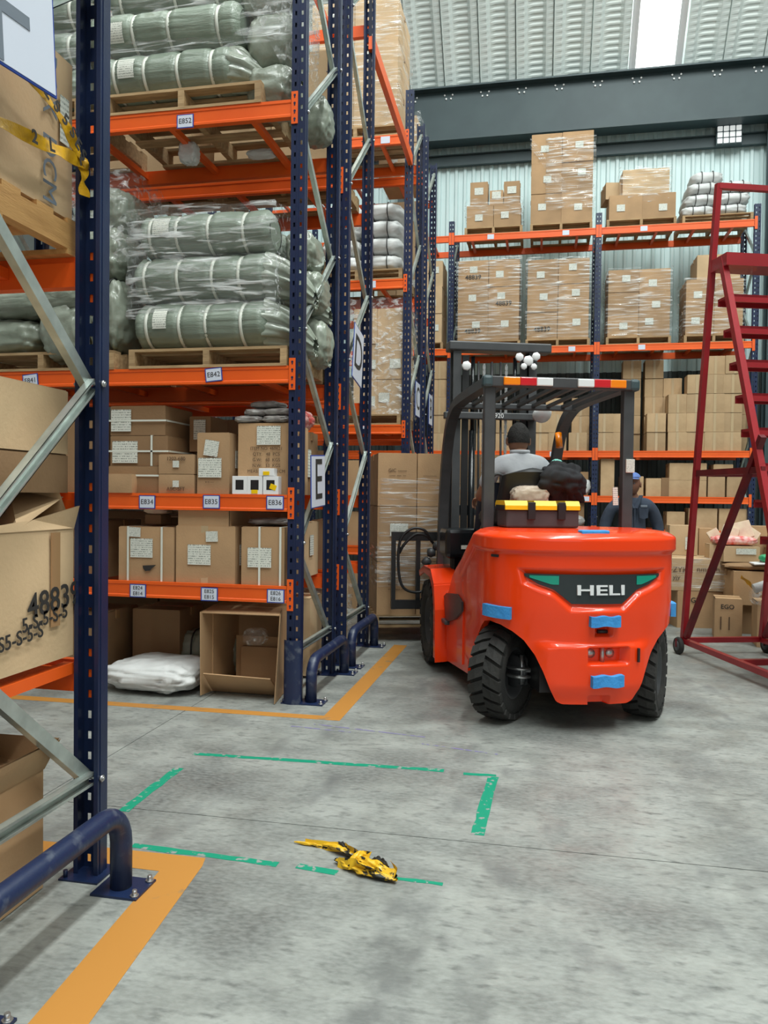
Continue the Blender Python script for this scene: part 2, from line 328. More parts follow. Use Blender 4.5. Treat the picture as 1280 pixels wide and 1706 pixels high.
# ---------------------------------------------------------------- the building
def structure():
    fl = MB().box(-10.4, 8.8, -8.2, 15.2, -.2, -.012).build('floor', 'concrete'); tag(fl, kind='structure', label='grey stained concrete warehouse floor')
    xs = [-10.4, -6.4, -2.17, 2.9, 8.8]; ys = [-8.2, -2.2, 3.05, 8.3, 15.2]
    for i in range(4):
        for j in range(4):
            MB().box(xs[i] + .0025, xs[i + 1] - .0025, ys[j] + .0025, ys[j + 1] - .0025, -.012, 0).build('floor_slab', 'concrete', fl)
    def line(pts, m, name, lab=None, z=.0012):
        n = len(pts); return MB().add([(x, y, 0.0002) for x, y in pts] + [(x, y, z) for x, y in pts], [tuple(range(n, 2 * n))] + [(i, (i + 1) % n, n + (i + 1) % n, n + i) for i in range(n)]).build(name, m, fl, label=lab)
    o = 'line_orange'
    line([(-1.30, .3), (-1.11, .3), (-1.115, 1.75), (-1.195, 2.63), (-1.33, 2.56), (-1.27, 1.75)], o, 'painted_line', 'orange painted line along the near rack end')
    line([(-1.33, 2.56), (-1.195, 2.63), (-1.21, 2.69), (-4.2, 2.66), (-4.2, 2.57)], o, 'painted_line')
    line([(-1.17, 4.52), (-1.17, 6.95), (-1.29, 6.95), (-1.29, 4.60)], o, 'painted_line', 'orange painted line beside the second pair of hoop guards')
    line([(-1.17, 4.52), (-1.29, 4.60), (-4.3, 4.56), (-4.3, 4.47)], o, 'painted_line')
    g = 'line_green'
    random.seed(3)
    def tape(p, q, w, n, gap=0.):
        p, q = Vector(p), Vector(q); d = (q - p); nn = Vector((-d.y, d.x)).normalized(); L = d.length
        A = []; B = []
        for i in range(n + 1):
            c = p + d * (i / n); A.append(c + nn * (w / 2 + random.uniform(-.004, .004))); B.append(c - nn * (w / 2 + random.uniform(-.004, .004)))
        pts = [(v.x, v.y) for v in A + B[::-1]]
        line(pts, g, 'floor_tape', None, .0011)
    tape((-1.765, 3.765), (-.449, 3.819), .038, 14); tape((-.35, 3.80), (-.19, 3.81), .028, 4)
    tape((-.205, 3.79), (-.228, 3.12), .05, 9); tape((-1.742, 3.55), (-1.735, 3.01), .05, 7)
    tape((-1.53, 2.725), (-.93, 2.705), .036, 9); tape((-.857, 2.708), (-.70, 2.69), .036, 3); tape((-.56, 2.70), (-.315, 2.693), .022, 5)
    line([(-1.30, 4.41), (-.62, 4.32), (-.62, 4.335), (-1.30, 4.425)], 'line_purple', 'floor_tape', 'faint purple chalk line')
    line([(-1.42, 4.34), (-1.05, 4.31), (-1.05, 4.325), (-1.42, 4.355)], 'line_purple', 'floor_tape')
    line([(-.62, 4.20), (-.2, 4.12), (-.2, 4.135), (-.62, 4.215)], 'line_purple', 'floor_tape')

    # back wall: corrugated sheets, dark girt, deep eaves beam, column
    wb = MB().box(-10.4, 8.8, 15.16, 15.3, 0, 9.3).build('wall_back', 'wall_sheet'); tag(wb, kind='structure', label='pale blue-grey corrugated end wall')
    m = MB(); n = 6; pw = 1.0 / n; pts = []
    for k in range(n):
        x = k * pw; pts += [(x, 0), (x + pw * .40, 0), (x + pw * .52, -.035), (x + pw * .80, -.035), (x + pw * .92, 0)]
    pts.append((.998, 0)); N = len(pts)
    m.add([(p[0], p[1], 0) for p in pts] + [(p[0], p[1], 8.95) for p in pts], [(i, i + 1, N + i + 1, N + i) for i in range(N - 1)])
    me = m.mesh('wall_sheet', 'wall_sheet')
    for i in range(19): put('wall_sheet', me, wb, (-10.3 + i, 15.13, 0))
    md = m.mesh('wall_sheet', 'wall_dark')  # same sheets again in a darker colour, over the lower part of the wall
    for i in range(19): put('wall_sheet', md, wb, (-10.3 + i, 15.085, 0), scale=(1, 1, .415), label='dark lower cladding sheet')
    b = MB().box(-10.4, 8.8, 14.72, 14.74, 8.06, 9.02).box(-10.4, 8.8, 14.56, 14.9, 8.03, 8.06).box(-10.4, 8.8, 14.56, 14.9, 9.0, 9.03).build('trim_1', 'steel_dark'); tag(b, kind='structure', label='deep dark grey-green eaves beam')
    bl = MB()
    for dx, dz in ((0, 0), (.09, .0), (-.03, .07), (.12, .07)): bl.tube([(dx, 0, dz), (dx, .02, dz)], .016, 8)
    bm_ = bl.mesh('bolt', 'white_paint')
    for i in range(18): put('bolt', bm_, b, (-3.9 + i * .68, 14.70, 8.86))
    gz = MB().box(-10.4, 8.8, 14.98, 15.08, 7.72, 7.90).box(-10.4, 8.8, 14.93, 15.08, 7.90, 7.915).build('trim_2', 'steel_dark'); tag(gz, kind='structure', label='dark horizontal girt under the eaves beam')
    for i, (x, w) in enumerate(((3.98, .30), (-2.62, .26), (-9.4, .3))):
        c = MB().box(x - w / 2, x + w / 2, 14.60, 14.62, 0, 8.03).box(x - w / 2, x + w / 2, 14.86, 14.88, 0, 8.03).box(x - .006, x + .006, 14.6, 14.88, 0, 8.03).build('trim_%d' % (3 + i), 'steel_dark'); tag(c, kind='structure', label=['dark steel wall column at the right edge', 'dark steel wall column behind the left racks', 'dark steel wall column'][i])
    for nm, bx in (('wall_left', (-10.5, -10.4, -8.2, 15.2, 0, 16)), ('wall_right', (8.8, 8.9, -8.2, 15.2, 0, 16))):
        tag(MB().box(*bx).build(nm, 'wall_dim'), kind='structure')
    f = MB().box(-10.4, -.8, -8.3, -8.2, 0, 16).box(6, 8.8, -8.3, -8.2, 0, 16).box(-.8, 6, -8.3, -8.2, 5.6, 16).build('wall_front', 'wall_dim'); tag(f, kind='structure', label='front wall with the open gate')
    # arched roof of crimped sheets
    Rr = 15 / math.sin(R(50)); zc = 9.03 - Rr * math.cos(R(50))
    def arc(a, r=0.): return ((Rr + r) * math.sin(a), zc + (Rr + r) * math.cos(a))
    m = MB(); m.grid(lambda u, v: (-10.4 + 19.2 * u, *arc(R(50 - 82 * v), .25)), 3, 60); cl = m.build('ceiling', 'roof_sheet'); tag(cl, kind='structure', label='white arched roof of crimped metal sheets')
    angs = [50 - .075 * i for i in range(170)]; angs += [angs[-1] - 2.4 * i for i in range(1, 29)]
    prof = [(0, -.02), (.0, .0), (.14, .0), (.20, .085), (.30, .085), (.47, .085), (.53, .0), (.655, .0), (.655, -.02)]
    vs = []; fs = []; n = len(prof)
    for i, a in enumerate(angs):
        cr = (.016 if (i // 2) % 2 else -.0) if i < 170 else 0
        for j, (x, d) in enumerate(prof):
            dd = d + (cr if j in (4, 5) else cr * .35 if j in (2, 7) else 0)
            vs.append((x, *arc(R(a), dd)))
    for i in range(len(angs) - 1):
        for j in range(n - 1): fs.append((i * n + j, i * n + j + 1, (i + 1) * n + j + 1, (i + 1) * n + j))
    me = MB().add(vs, fs).mesh('roof_panel', 'roof_sheet')
    for k in range(-12, 6): put('roof_panel', me, cl, (-2.57 + .67 * k, 0, 0))
    for k in range(0, 9): put('roof_panel', me, cl, (2.40 + .67 * k, 0, 0))
    m = MB(); m.grid(lambda u, v: (1.57 + .68 * u, *arc(R(50 - 60 * v), .03)), 2, 40)
    s = m.build('window_1', 'skylight_sheet'); tag(s, kind='structure', label='bright translucent skylight strip in the roof')
    for x0 in (1.45, 2.25):
        MB().grid(lambda u, v: (x0 + .12 * u, *arc(R(50 - 60 * v), .03 - .03 * math.cos(u * 6.28))), 6, 30).build('skylight_flashing', 'white_paint', s)
structure()
fl = empty('floodlight', (3.2, 14.9, 7.87), 'square twelve-cell floodlight hanging on the dark girt under the beam', 'floodlight')
MB().rbox(-.22, .22, -.03, .05, -.17, .17, .01).box(-.03, .03, .05, .12, -.05, .05).build('housing', 'steel_dark', fl)
fc = MB().rbox(-.043, .043, -.012, .012, -.043, .043, .008).mesh('lamp_cell', 'floodlight_cell')
for i in range(4):
    for j in range(3): put('lamp_cell', fc, fl, (-.157 + i * .105, -.042, -.107 + j * .107))

# ---------------------------------------------------------------- pallet racks
XC = -1.5675; BAY = 2.467; HR = 6.1
def upright_mesh():
    m = MB(); w = .0475; t = .003
    cols = (-.022, .022); hw = .007; hz = .014
    xs = [-w, cols[0] - hw, cols[0] + hw, cols[1] - hw, cols[1] + hw, w]
    for a, b in ((0, 1), (2, 3), (4, 5)): m.box(xs[a], xs[b], 0, t, 0, HR)
    k = int(HR / .075)
    for a, b in ((1, 2), (3, 4)):
        for i in range(k + 1):
            z0 = i * .075 - .0375 + hz if i else 0; z1 = min((i + 1) * .075 - .0375 - hz + .075 * 0, HR)
            z0 = max(0, (i - .5) * .075 + hz); z1 = min(HR, (i + .5) * .075 - hz)
            if z1 > z0: m.box(xs[a], xs[b], 0, t, z0, z1)
    m.box(-.006, .006, -.004, 0, 0, HR)
    for s in (-1, 1):
        m.box(s * w - (t if s > 0 else 0), s * w + (0 if s > 0 else t), t, .062, 0, HR)
        m.box(min(s * w, s * (w - .016)), max(s * w, s * (w - .016)), .059, .062, 0, HR)
        m.box(s * w - .0025, s * w + .0025, .030, .048, 0, HR)
    return m.mesh('upright', 'navy')
UM = upright_mesh()
FOOT = MB().box(-.075, .075, -.03, .11, 0, .006).tube([(.06, .09, .006), (.06, .09, .03)], .008, 8).tube([(-.06, -.015, .006), (-.06, -.015, .03)], .008, 8).mesh('base_plate', 'navy')
def chan(L):       # C channel brace, along +x
    m = MB(); a = .022
    m.box(0, L, -a, a, -.002, .002).box(0, L, -a, -a + .003, .0, .028).box(0, L, a - .003, a, .0, .028).box(0, L, -a, -a + .009, .026, .028).box(0, L, a - .009, a, .026, .028)
    return m
DEP = .9
DG = math.hypot(DEP - .09, .70)
BRD = chan(DG).mesh('brace', 'galvanised'); BRH = chan(DEP - .09).mesh('brace', 'galvanised')
BOLT = MB().tube([(-.06, 0, 0), (.062, 0, 0)], .006, 6).tube([(.048, 0, 0), (.058, 0, 0)], .012, 6).mesh('bolt', 'steel')
def beam_mesh(L):
    p = [(0, -.055), (0, -.040), (.005, -.034), (.005, .030), (0, .036), (0, .055), (.03, .055), (.03, .030), (.048, .030), (.048, -.055)]
    m = MB(); m.prism(p, -L / 2, L / 2, 'x'); return m.mesh('beam', 'beam_orange')
BM = {}
def conn_mesh():
    m = MB(); m.box(-.0215, .0215, -.005, 0, -.103, .103)
    return m.mesh('beam_connector', 'beam_orange')
CN = conn_mesh()
HK = MB().tube([(0, -.0062, .0), (0, -.0045, 0)], .008, 8).tube([(0, -.0062, -.013), (0, -.0045, -.013)], .005, 8)
HKM = MB()
for q in range(4): HKM.add([(v[0], v[1], v[2] + .078 - q * .05) for v in HK.v], HK.f)
HKM = HKM.mesh('connector_hook', 'navy')
def frame(rk, x, d=DEP, flip_brace=False, lean=0):
    """uprights of one end frame; x is local"""
    put('upright', UM, rk, (x, 0, 0)); put('upright', UM, rk, (x, d, 0), (0, 0, math.pi))
    put('base_plate', FOOT, rk, (x, 0, 0)); put('base_plate', FOOT, rk, (x, d, 0), (0, 0, math.pi))
    put('brace', BRH, rk, (x, .045, .35), (R(90), 0, R(90)))
    z = .35; back = True
    while z + .70 < HR - .1:
        y0, y1 = (d - .045, .045) if back else (.045, d - .045)
        v = Vector((0, y1 - y0, .70)); ang = math.atan2(.70, abs(y1 - y0))
        M = Matrix.Rotation(R(90) if y1 > y0 else R(-90), 4, 'Z') @ Matrix.Rotation(-ang, 4, 'Y') @ Matrix.Rotation(R(90), 4, 'X')
        o = put('brace', BRD, rk); o.matrix_local = Matrix.Translation((x, y0, z)) @ M
        put('bolt', BOLT, rk, (x, y0, z))
        z += .70; back = not back
def rack(y, label, levels, nb=1, x_first=XC, bay=BAY, d=DEP, bars=(3, 4), fx=None, signs=()):
    """racks run to the left (-x) from x_first"""
    rk = empty('pallet_rack', (x_first, y, 0), label, 'pallet rack', 'pallet racks')
    for i in range(nb + 1): frame(rk, -i * bay, d)
    L = bay - .095 - .004
    if L not in BM: BM[L] = beam_mesh(L)
    for b in range(nb):
        xc = -(b + .5) * bay
        for li, z in enumerate(levels):
            for fy, rot in ((-.004, 0), (d + .004, math.pi)):
                bo = put('beam', BM[L], rk, (xc, fy, z), (0, 0, rot))
                for s in (-1, 1):
                    c = put('beam_connector', CN, bo, (s * (L / 2 + .0255), 0, 0), (0, 0, 0), scale=(s, 1, 1))
                    if fy < 0 and y < 9.5: tag(put('connector_hook', HKM, bo, (s * (L / 2 + .0265), 0, 0)), kind='stuff')
            if z > 1.8:
                for q in range(4):
                    MBAR = MB().box(-.02, .02, .045, d - .045, -.02, .02)
                    if 'bar' not in BM: BM['bar'] = MBAR.mesh('support_bar', 'beam_orange')
                    put('support_bar', BM['bar'], rk, (xc - L / 2 + L * (q + .5) / 4, 0, z + .0))
            elif z < 1.0 and y < 2:
                for q in range(4):
                    put('support_bar', BM.setdefault('bar', MB().box(-.02, .02, .045, d - .045, -.02, .02).mesh('support_bar', 'beam_orange')), rk, (xc - L / 2 + L * q / 3 * .98 + .02, 0, z + .03))
    return rk
LV = (.71, 1.31, 2.15, 3.86, 5.54)
RY = (1.63, 4.83, 6.0, 9.0, 10.2)
racks = [rack(RY[0], 'nearest navy and orange pallet rack, its end frame at the left edge of the photo', (.71, 1.31, 2.15, 3.86, 5.54)),
         rack(RY[1], 'navy and orange pallet rack holding the grey-green rolls, row marked E', LV),
         rack(RY[2], 'pallet rack standing back to back behind the row marked E', LV),
         rack(RY[3], 'pallet rack beyond the lifted pallet, with white sacks on its middle level', LV),
         rack(RY[4], 'farthest of the racks seen end-on, just before the back wall rack', LV)]
BY = 13.4
back_rack = rack(BY, 'long orange and navy pallet rack along the far wall', (.80, 1.35, 2.10, 3.86, 5.80), 3, 3.34, 2.455)
# overhead tie beam across the aisle, bay signs, aisle sheets
MB().bar((.02, -2.15, 5.42), (.02, -.0, 5.28), .05, .12).build('tie_beam', 'beam_orange', racks[3])

def sign(rk, x, z, lines, w=.11, h=.085, rot=0, y=-.006):
    """bay sign on the front beam; x world"""
    s = MB().box(-w / 2, w / 2, -.003, 0, -h / 2, h / 2).build('bay_sign', 'sign_blue', rk, (x - rk.location.x, y, z), (0, rot, 0))
    MB().box(-w / 2 + .007, w / 2 - .007, -.004, -.003, -h / 2 + .006, h / 2 - .006).build('sign_card', 'sign_white', s)
    return s
def sign_text(s, lines, size):
    for i, t in enumerate(lines):
        tm = text_mesh(t, size, 'print_black', .0004)
        put('sign_lettering', tm, s, (0, -.0045, (len(lines) - 1) * .019 - i * .038), (R(90), 0, 0))
E_ = racks[1]
def bay(x, z, lines, rot=0, size=.047):
    rk = E_; w, h = .12, .09
    m = MB(); m.box(-w / 2, w / 2, -.003, 0, -h / 2, h / 2); m.cur = 1
    m.box(-w / 2 + .007, w / 2 - .007, -.0038, -.003, -h / 2 + .006, h / 2 - .006)
    s = m.build('bay_sign', ('sign_blue', 'sign_white'), rk, (x - rk.location.x, -.005, z), (0, rot, 0), 'white bay sign reading ' + ' '.join(lines))
    sign_text(s, lines, size)
bay(-2.35, 3.835, ['E852'], R(0)); bay(-2.135, 2.155, ['E842'], R(-5)); bay(-3.50, 2.14, ['E841'], R(-6))
bay(-2.61, 1.305, ['E834']); bay(-2.145, 1.312, ['E835']); bay(-1.70, 1.312, ['E836'])
bay(-2.675, .70, ['E824', 'E814'], 0, .036); bay(-2.155, .695, ['E825', 'E815'], 0, .036); bay(-1.69, .70, ['E826', 'E816'], 0, .036)
def small_sign(rk, x, z): MB().box(-.055, .055, -.003, 0, -.04, .04).build('bay_sign', 'sign_white', rk, (x - rk.location.x, -.005, z))
for x, z in ((-2.1, 2.15), (-2.0, 3.86), (-1.85, 5.54)): small_sign(racks[3], x, z); 
for x, z in ((-1.75, 2.15),): small_sign(racks[4], x, z)
for x, z in ((-.9, 5.8), (.35, 5.8), (-.9, 3.86), (1.6, 3.86), (.48, 3.86), (.75, 1.35), (.2, 2.1), (1.6, 5.8)): small_sign(back_rack, x, z)
# aisle letter sheets at the rack ends
def letter_sheet(rk, ch, loc, w, h, size, rz, tilt=0, mt='sign_grey'):
    M = MB(); M.rbox(-w / 2, w / 2, -.003, .003, -h / 2, h / 2, .002)
    s = M.build('letter_sheet', 'sign_blue', rk, Vector(loc) - Vector(rk.location), (0, tilt, rz), 'white sheet with a large letter ' + ch)
    MB().box(-w / 2 + .008, w / 2 - .008, -.0045, -.003, -h / 2 + .008, h / 2 - .008).build('sheet_face', 'sign_white', s)
    put('sign_lettering', text_mesh(ch, size, mt, .0008), s, (0, -.0055, -size * .17 if ch == 'F' else 0), (R(90), 0, 0))
letter_sheet(racks[0], 'F', (-1.50, 1.955, 2.775), .40, .42, .42, R(86), R(-4))
letter_sheet(racks[1], 'E', (-1.50, 5.13, 1.46), .34, .36, .40, R(90), R(-3), 'print_black')
letter_sheet(racks[2], 'D', (-1.50, 6.27, 2.52), .34, .46, .40, R(90), R(10), 'print_black')
letter_sheet(racks[3], 'C', (-1.50, 9.45, 2.55), .34, .42, .40, R(90), 0, 'print_black')
letter_sheet(racks[4], 'B', (-1.50, 10.6, 2.55), .34, .42, .40, R(90), 0, 'print_black')
# guard on the foot of the E upright
MB().grid(lambda u, v: (-.06 * math.cos(math.pi * u) , -.012 - .03 * math.sin(math.pi * u), .42 * v), 12, 2).build('upright_protector', 'navy_worn', racks[1], (0, 0, 0), label='dented navy foot protector')

def hoop(x, y0, y1, label, hgt=.275, r=.037):
    g = empty('hoop_guard', (x, (y0 + y1) / 2, 0), label, 'hoop guard', 'tubular hoop guards')
    a = (y1 - y0) / 2; q = .11; pts = [(0, -a, .006), (0, -a, hgt - q)]
    for k in range(1, 7):
        t = k / 6 * math.pi / 2; pts.append((0, -a + q * (1 - math.cos(t)), hgt - q + q * math.sin(t)))
    pts += [(0, p[1] * -1, p[2]) for p in pts[::-1]]
    MB().tube(pts, r, 18).build('hoop_tube', 'navy_worn', g)
    pm = MB().box(-.085, .085, -.07, .07, 0, .008).mesh('foot_plate', 'navy')
    bo = MB().tube([(0, 0, .008), (0, 0, .03)], .008, 6).tube([(0, 0, .008), (0, 0, .014)], .015, 6).mesh('anchor_bolt', 'steel')
    for s in (-1, 1):
        p = put('foot_plate', pm, g, (0.01, s * (a), 0))
        put('anchor_bolt', bo, p, (.07, .052, 0)); put('anchor_bolt', bo, p, (.07, -.052, 0))
hoop(-1.40, 1.68, 2.42, 'nearest scuffed navy tubular hoop guard, at the lower left corner')
hoop(-1.455, 4.87, 5.74, 'navy hoop guard at the end of the row marked E, second nearest')
hoop(-1.455, 5.97, 6.84, 'farther navy hoop guard of the two, beside the forklift front wheel')

# ---------------------------------------------------------------- generic goods
def pallet(x, y, z, label, w=1.0, d=.86, h=.125, m='wood', rz=0, nb=6, group='wooden pallets'):
    p = empty('wooden_pallet', (x, y, z), label, 'pallet', group, rz)
    k = ('pal', w, d, h, m)
    if k not in BM:
        BM[k] = (MB().box(-w / 2, w / 2, -.045, .045, 0, .018).mesh('deck_board', m), MB().box(-.022, .022, -d / 2, d / 2, 0, h - .036).mesh('stringer', m))
    a, b = BM[k]
    for i in range(nb): put('deck_board', a, p, (0, -d / 2 + .045 + (d - .09) * i / (nb - 1), h - .018))
    for i in (0, .5, 1): put('bottom_board', a, p, (0, -d / 2 + .045 + (d - .09) * i, 0))
    for i in (-1, 0, 1): put('stringer', b, p, (i * (w / 2 - .022), 0, .018))
    return p
FACE = {'f': lambda w, d, h, u, v, e: ((u, -d / 2 - e, h / 2 + v), (0, 0, 0)), 'r': lambda w, d, h, u, v, e: ((w / 2 + e, u, h / 2 + v), (0, 0, R(90))), 'l': lambda w, d, h, u, v, e: ((-w / 2 - e, u, h / 2 + v), (0, 0, R(-90)))}
_pp = {}
def plate(w, h, m, name):
    k = (round(w, 3), round(h, 3), m, name)
    if k not in _pp: _pp[k] = MB().box(-w / 2, w / 2, -.001, .0006, -h / 2, h / 2).mesh(name, m)
    return _pp[k]
_cm = {}
def carton_mesh(w, d, h, m, creased=True):
    k = (round(w, 3), round(d, 3), round(h, 3), m)
    if k in _cm: return _cm[k]
    b = MB(); e = min(.006, h * .04)
    # body with slightly bowed walls, two top flaps meeting in a seam
    bm = bmesh.new(); bmesh.ops.create_grid
    rnd = random.Random(hash(k) & 0xffff); bow = [rnd.uniform(-.002, .009) for _ in range(4)]
    def wall(u, v, s):
        q = math.sin(math.pi * u) * math.sin(math.pi * v)
        X = -w / 2 + w * u; Y = -d / 2 + d * u; Z = (h - .004) * v
        return {0: (X, -d / 2 - bow[0] * q, Z), 1: (w / 2 + bow[1] * q, Y, Z), 2: (-X, d / 2 + bow[2] * q, Z), 3: (-w / 2 - bow[3] * q, -Y, Z)}[s]
    for s in range(4): b.grid(lambda u, v: wall(u, v, s), 5, 5, sm=True)
    b.add([(-w / 2, -d / 2, 0), (w / 2, -d / 2, 0), (w / 2, d / 2, 0), (-w / 2, d / 2, 0)], [(3, 2, 1, 0)])
    b.box(-w / 2 + e, w / 2 - e, -d / 2 + e * .3, -.002, h - .005, h); b.box(-w / 2 + e, w / 2 - e, .002, d / 2 - e * .3, h - .005, h)
    bm.free()
    _cm[k] = b.mesh('carton', m); return _cm[k]
def carton(x, y, z, w, d, h, label, rz=0, m='card', group=None, paper=(), tape=True, text=(), straps=(), cat='carton', tilt=0):
    o = put('carton', carton_mesh(w, d, h, m), None, (x, y, z), (0, tilt, rz)); tag(o, label, cat, group)
    if tape:
        t = MB().box(-w / 2 - .0008, w / 2 + .0008, -.024, .024, h, h + .0012)
        if w > .25 and d > .2:
            t.box(w / 2, w / 2 + .009, -.024, .024, h - .06, h + .001).box(-w / 2 - .009, -w / 2, -.024, .024, h - .06, h + .001)
        t.build('packing_tape', 'pack_tape', o)
    for f, u, v, pw, ph, *rt_ in paper:
        L, r_ = FACE[f](w, d, h, u, v, .010); po = put('shipping_label', plate(pw, ph, 'paper', 'shipping_label'), o, L, (0, rt_[0] if rt_ else 0, r_[2]))
        if abs(r_[2]) > .1 and rt_: po.rotation_euler = (0, 0, r_[2])
    for f, u, v, st, sz, tm, *rt_ in text:
        L, r_ = FACE[f](w, d, h, u, v, .0105); a = rt_[0] if rt_ else 0
        q = put('printed_text', text_mesh(st, sz, tm, bold=sz * .012 if tm == 'print_black' else 0), o, L); q.rotation_mode = 'QUATERNION'
        q.rotation_quaternion = (Matrix.Rotation(r_[2], 4, 'Z') @ Matrix.Rotation(a, 4, 'Y') @ Matrix.Rotation(R(90), 4, 'X')).to_quaternion()
    for kind, u in straps:
        e = .012
        s = MB()
        if kind == 'v': s.box(u - .007, u + .007, -d / 2 - e, d / 2 + e, h, h + .0015).box(u - .007, u + .007, -d / 2 - e, -d / 2 - e + .002, 0, h).box(u - .007, u + .007, d / 2 + e - .002, d / 2 + e, 0, h)
        else: s.box(-w / 2 - e, w / 2 + e, -d / 2 - e, -d / 2 - e + .002, u - .006, u + .006).box(w / 2 + e - .002, w / 2 + e, -d / 2, d / 2, u - .006, u + .006).box(-w / 2 - e, w / 2 + e, d / 2 + e - .002, d / 2 + e, u - .006, u + .006)
        s.build('strap', 'strap_white', o)
    return o
def wrap(x0, x1, y0, y1, z0, z1, label, m='film', seed=0, amp=.012, top=False, name='stretch_film', parent=None, slant=0, open_back=True):
    """stretch film pulled around a load: thin wrinkled shell of real geometry"""
    cx, cy = (x0 + x1) / 2, (y0 + y1) / 2; a, b = (x1 - x0) / 2 + .012, (y1 - y0) / 2 + .012
    def fn(u, v):
        t = 2 * math.pi * u; c, s = math.cos(t), math.sin(t); k = max(abs(c), abs(s)); px, py = c / k, s / k
        r = .985 if min(abs(px), abs(py)) > .9 else 1
        z = z0 + (z1 - z0) * v + slant * px * (1 if v > .5 else 0)
        nz = noise3((px * 1.3, py * 1.3, z * 9), 1.6, seed) + .5 * noise3((px * 6, py * 6, z * 26), 1, seed)
        o = amp * (.6 + nz)
        edge = (.05 * noise3((px * 2, py * 2, 0), 1.2, seed + 5)) if v in (0, 1) else 0
        return ((a + o) * px * r, (b + o) * py * r, z + edge)
    mb = MB().grid(fn, 88, 34, closeu=True)
    if top: mb.grid(lambda u, v: (-a + 2 * a * u, -b + 2 * b * v, z1 + .006 + .01 * noise3((u * 5, v * 5, 0), 1, seed)), 12, 12)
    if parent: return mb.build(name, m, parent)
    o = mb.build(name, m, None, (cx, cy, 0)); return tag(o, label, 'stretch film', 'stretch film around pallet loads')
def pillow(name, x, y, z, w, d, h, m, label, cat, group, rz=0, cords=2, seed=0, n=1, ty=0, cord_m='cord_black', wr=.045):
    def fn(u, v):
        t = 2 * math.pi * u; p = math.pi * (v - .5); e = .45
        def sp(c, q): return math.copysign(abs(c) ** q, c)
        X = sp(math.cos(p), .6) * sp(math.cos(t), e); Y = sp(math.cos(p), .6) * sp(math.sin(t), e); Z = sp(math.sin(p), .8)
        q = noise3((X * 2, Y * 2, Z * 2), 1.4, seed); q2 = noise3((X * 7, Y * 3, Z * 4), 1, seed)
        q3 = abs(noise3((X * 2.4, Y * 2.4, Z * 3), 1, seed + 3)); q4 = abs(noise3((X * 5, Y * 5, Z * 5), 1, seed + 9))
        k = 1 + .07 * q + .03 * q2 - wr * (1.2 - 3.2 * q3) * (1 if q3 < .38 else 0) - wr * .6 * max(0, 1 - 5 * q4)
        pin = 1
        return (w / 2 * X * k, d / 2 * Y * k, h / 2 + h / 2 * Z * (k * pin) )
    hi = y < 6.2
    o = MB().grid(fn, 72 if hi else 36, 37 if hi else 19, closeu=True).build(name, m, None, (x, y, z), (0, ty, rz)); tag(o, label, cat, group)
    for i in range(cords):
        cx = -w / 2 + w * (i + 1) / (cords + 1); pts = []
        for k in range(21):
            t = 2 * math.pi * k / 20; c, s = math.cos(t), math.sin(t)
            pts.append((cx, (d / 2 + .004) * math.copysign(abs(c) ** .55, c), h / 2 + (h / 2 + .004) * math.copysign(abs(s) ** .7, s)))
        MB().tube(pts, .006, 6, caps=False).build('cord', cord_m, o)
    return o
def roll(x0, x1, y, z, r, label, bands, paper=None, m='fabric_green', seed=0, tail=True, rz=0, tilt=0, group='grey-green fabric rolls'):
    L = x1 - x0
    def fn(u, v):
        t = 2 * math.pi * v; x = L * u; e = min(u, 1 - u) * L
        rr = r * (1 - .30 * max(0, 1 - e / .05) ** 2); 
        pinch = sum(.018 * math.exp(-((x - b) / .022) ** 2) for b in bands)
        rr -= pinch; rr += .010 * noise3((x * 3, math.cos(t) * 2, math.sin(t) * 2), 1, seed) + .008 * noise3((x * 2, math.cos(t) * 9, math.sin(t) * 9), 1.2, seed) + .0025 * math.sin(t * 44)
        return (x, rr * math.cos(t) * 1.12, rr * math.sin(t) * .97)
    mb = MB().grid(fn, 60, 88)
    mb.lathe([(.001, .0), (r * .4, .004), (r * .70, 0.002)], 24); mb.lathe([(r * .70, L - .002), (r * .4, L), (.001, L)], 24)
    o = mb.build('fabric_roll', m, None, (x0, y, z), (0, tilt, rz)); tag(o, label, 'fabric roll', group)
    for b in bands:
        MB().lathe([(r - .014, b - .011), (r - .006, b - .009), (r - .006, b + .009), (r - .014, b + .011)], 36, Matrix.Diagonal((1, 1.12, .97, 1))).build('strap', 'strap_white', o)
    if paper:
        xa, xb, t0, t1 = paper
        MB().grid(lambda u, v: (xa + (xb - xa) * u, -(r + .008) * 1.12 * math.cos(R(t0 + (t1 - t0) * v)), (r + .008) * .97 * math.sin(R(t0 + (t1 - t0) * v))), 3, 8).build('shipping_label', 'paper', o)
    if tail:      # gathered bag mouth
        def tf(u, v):
            t = 2 * math.pi * v; fold = 1 + .16 * math.sin(t * 9 + seed + u * 3) * u ** .5 + .08 * math.sin(t * 17 + 2 * seed)
            rr = r * (1.0 - .15 * u - .5 * u * u) * fold
            rr *= 1 + .10 * noise3((u * 4, math.cos(t) * 3, math.sin(t) * 3), 1, seed); return (L - .03 + .30 * u, rr * math.cos(t) + .10 * u, rr * math.sin(t) - .13 * u * u)
        MB().grid(tf, 18, 56).build('bag_end', 'sack_grey', o, label='gathered bag mouth')
    return o
# ---------------------------------------------------------------- row E (second rack), front bay
ZL = {k: z + .055 for k, z in zip('abcde', LV)}     # beam tops
F0 = 4.86
def fc(x0, x1, z0, z1, label, y0=F0, d=.40, **k):
    return carton((x0 + x1) / 2, y0 + d / 2, z0, x1 - x0, d, z1 - z0, label, **k)
za, zb, zc_, zd, ze = [ZL[k] for k in 'abcde']
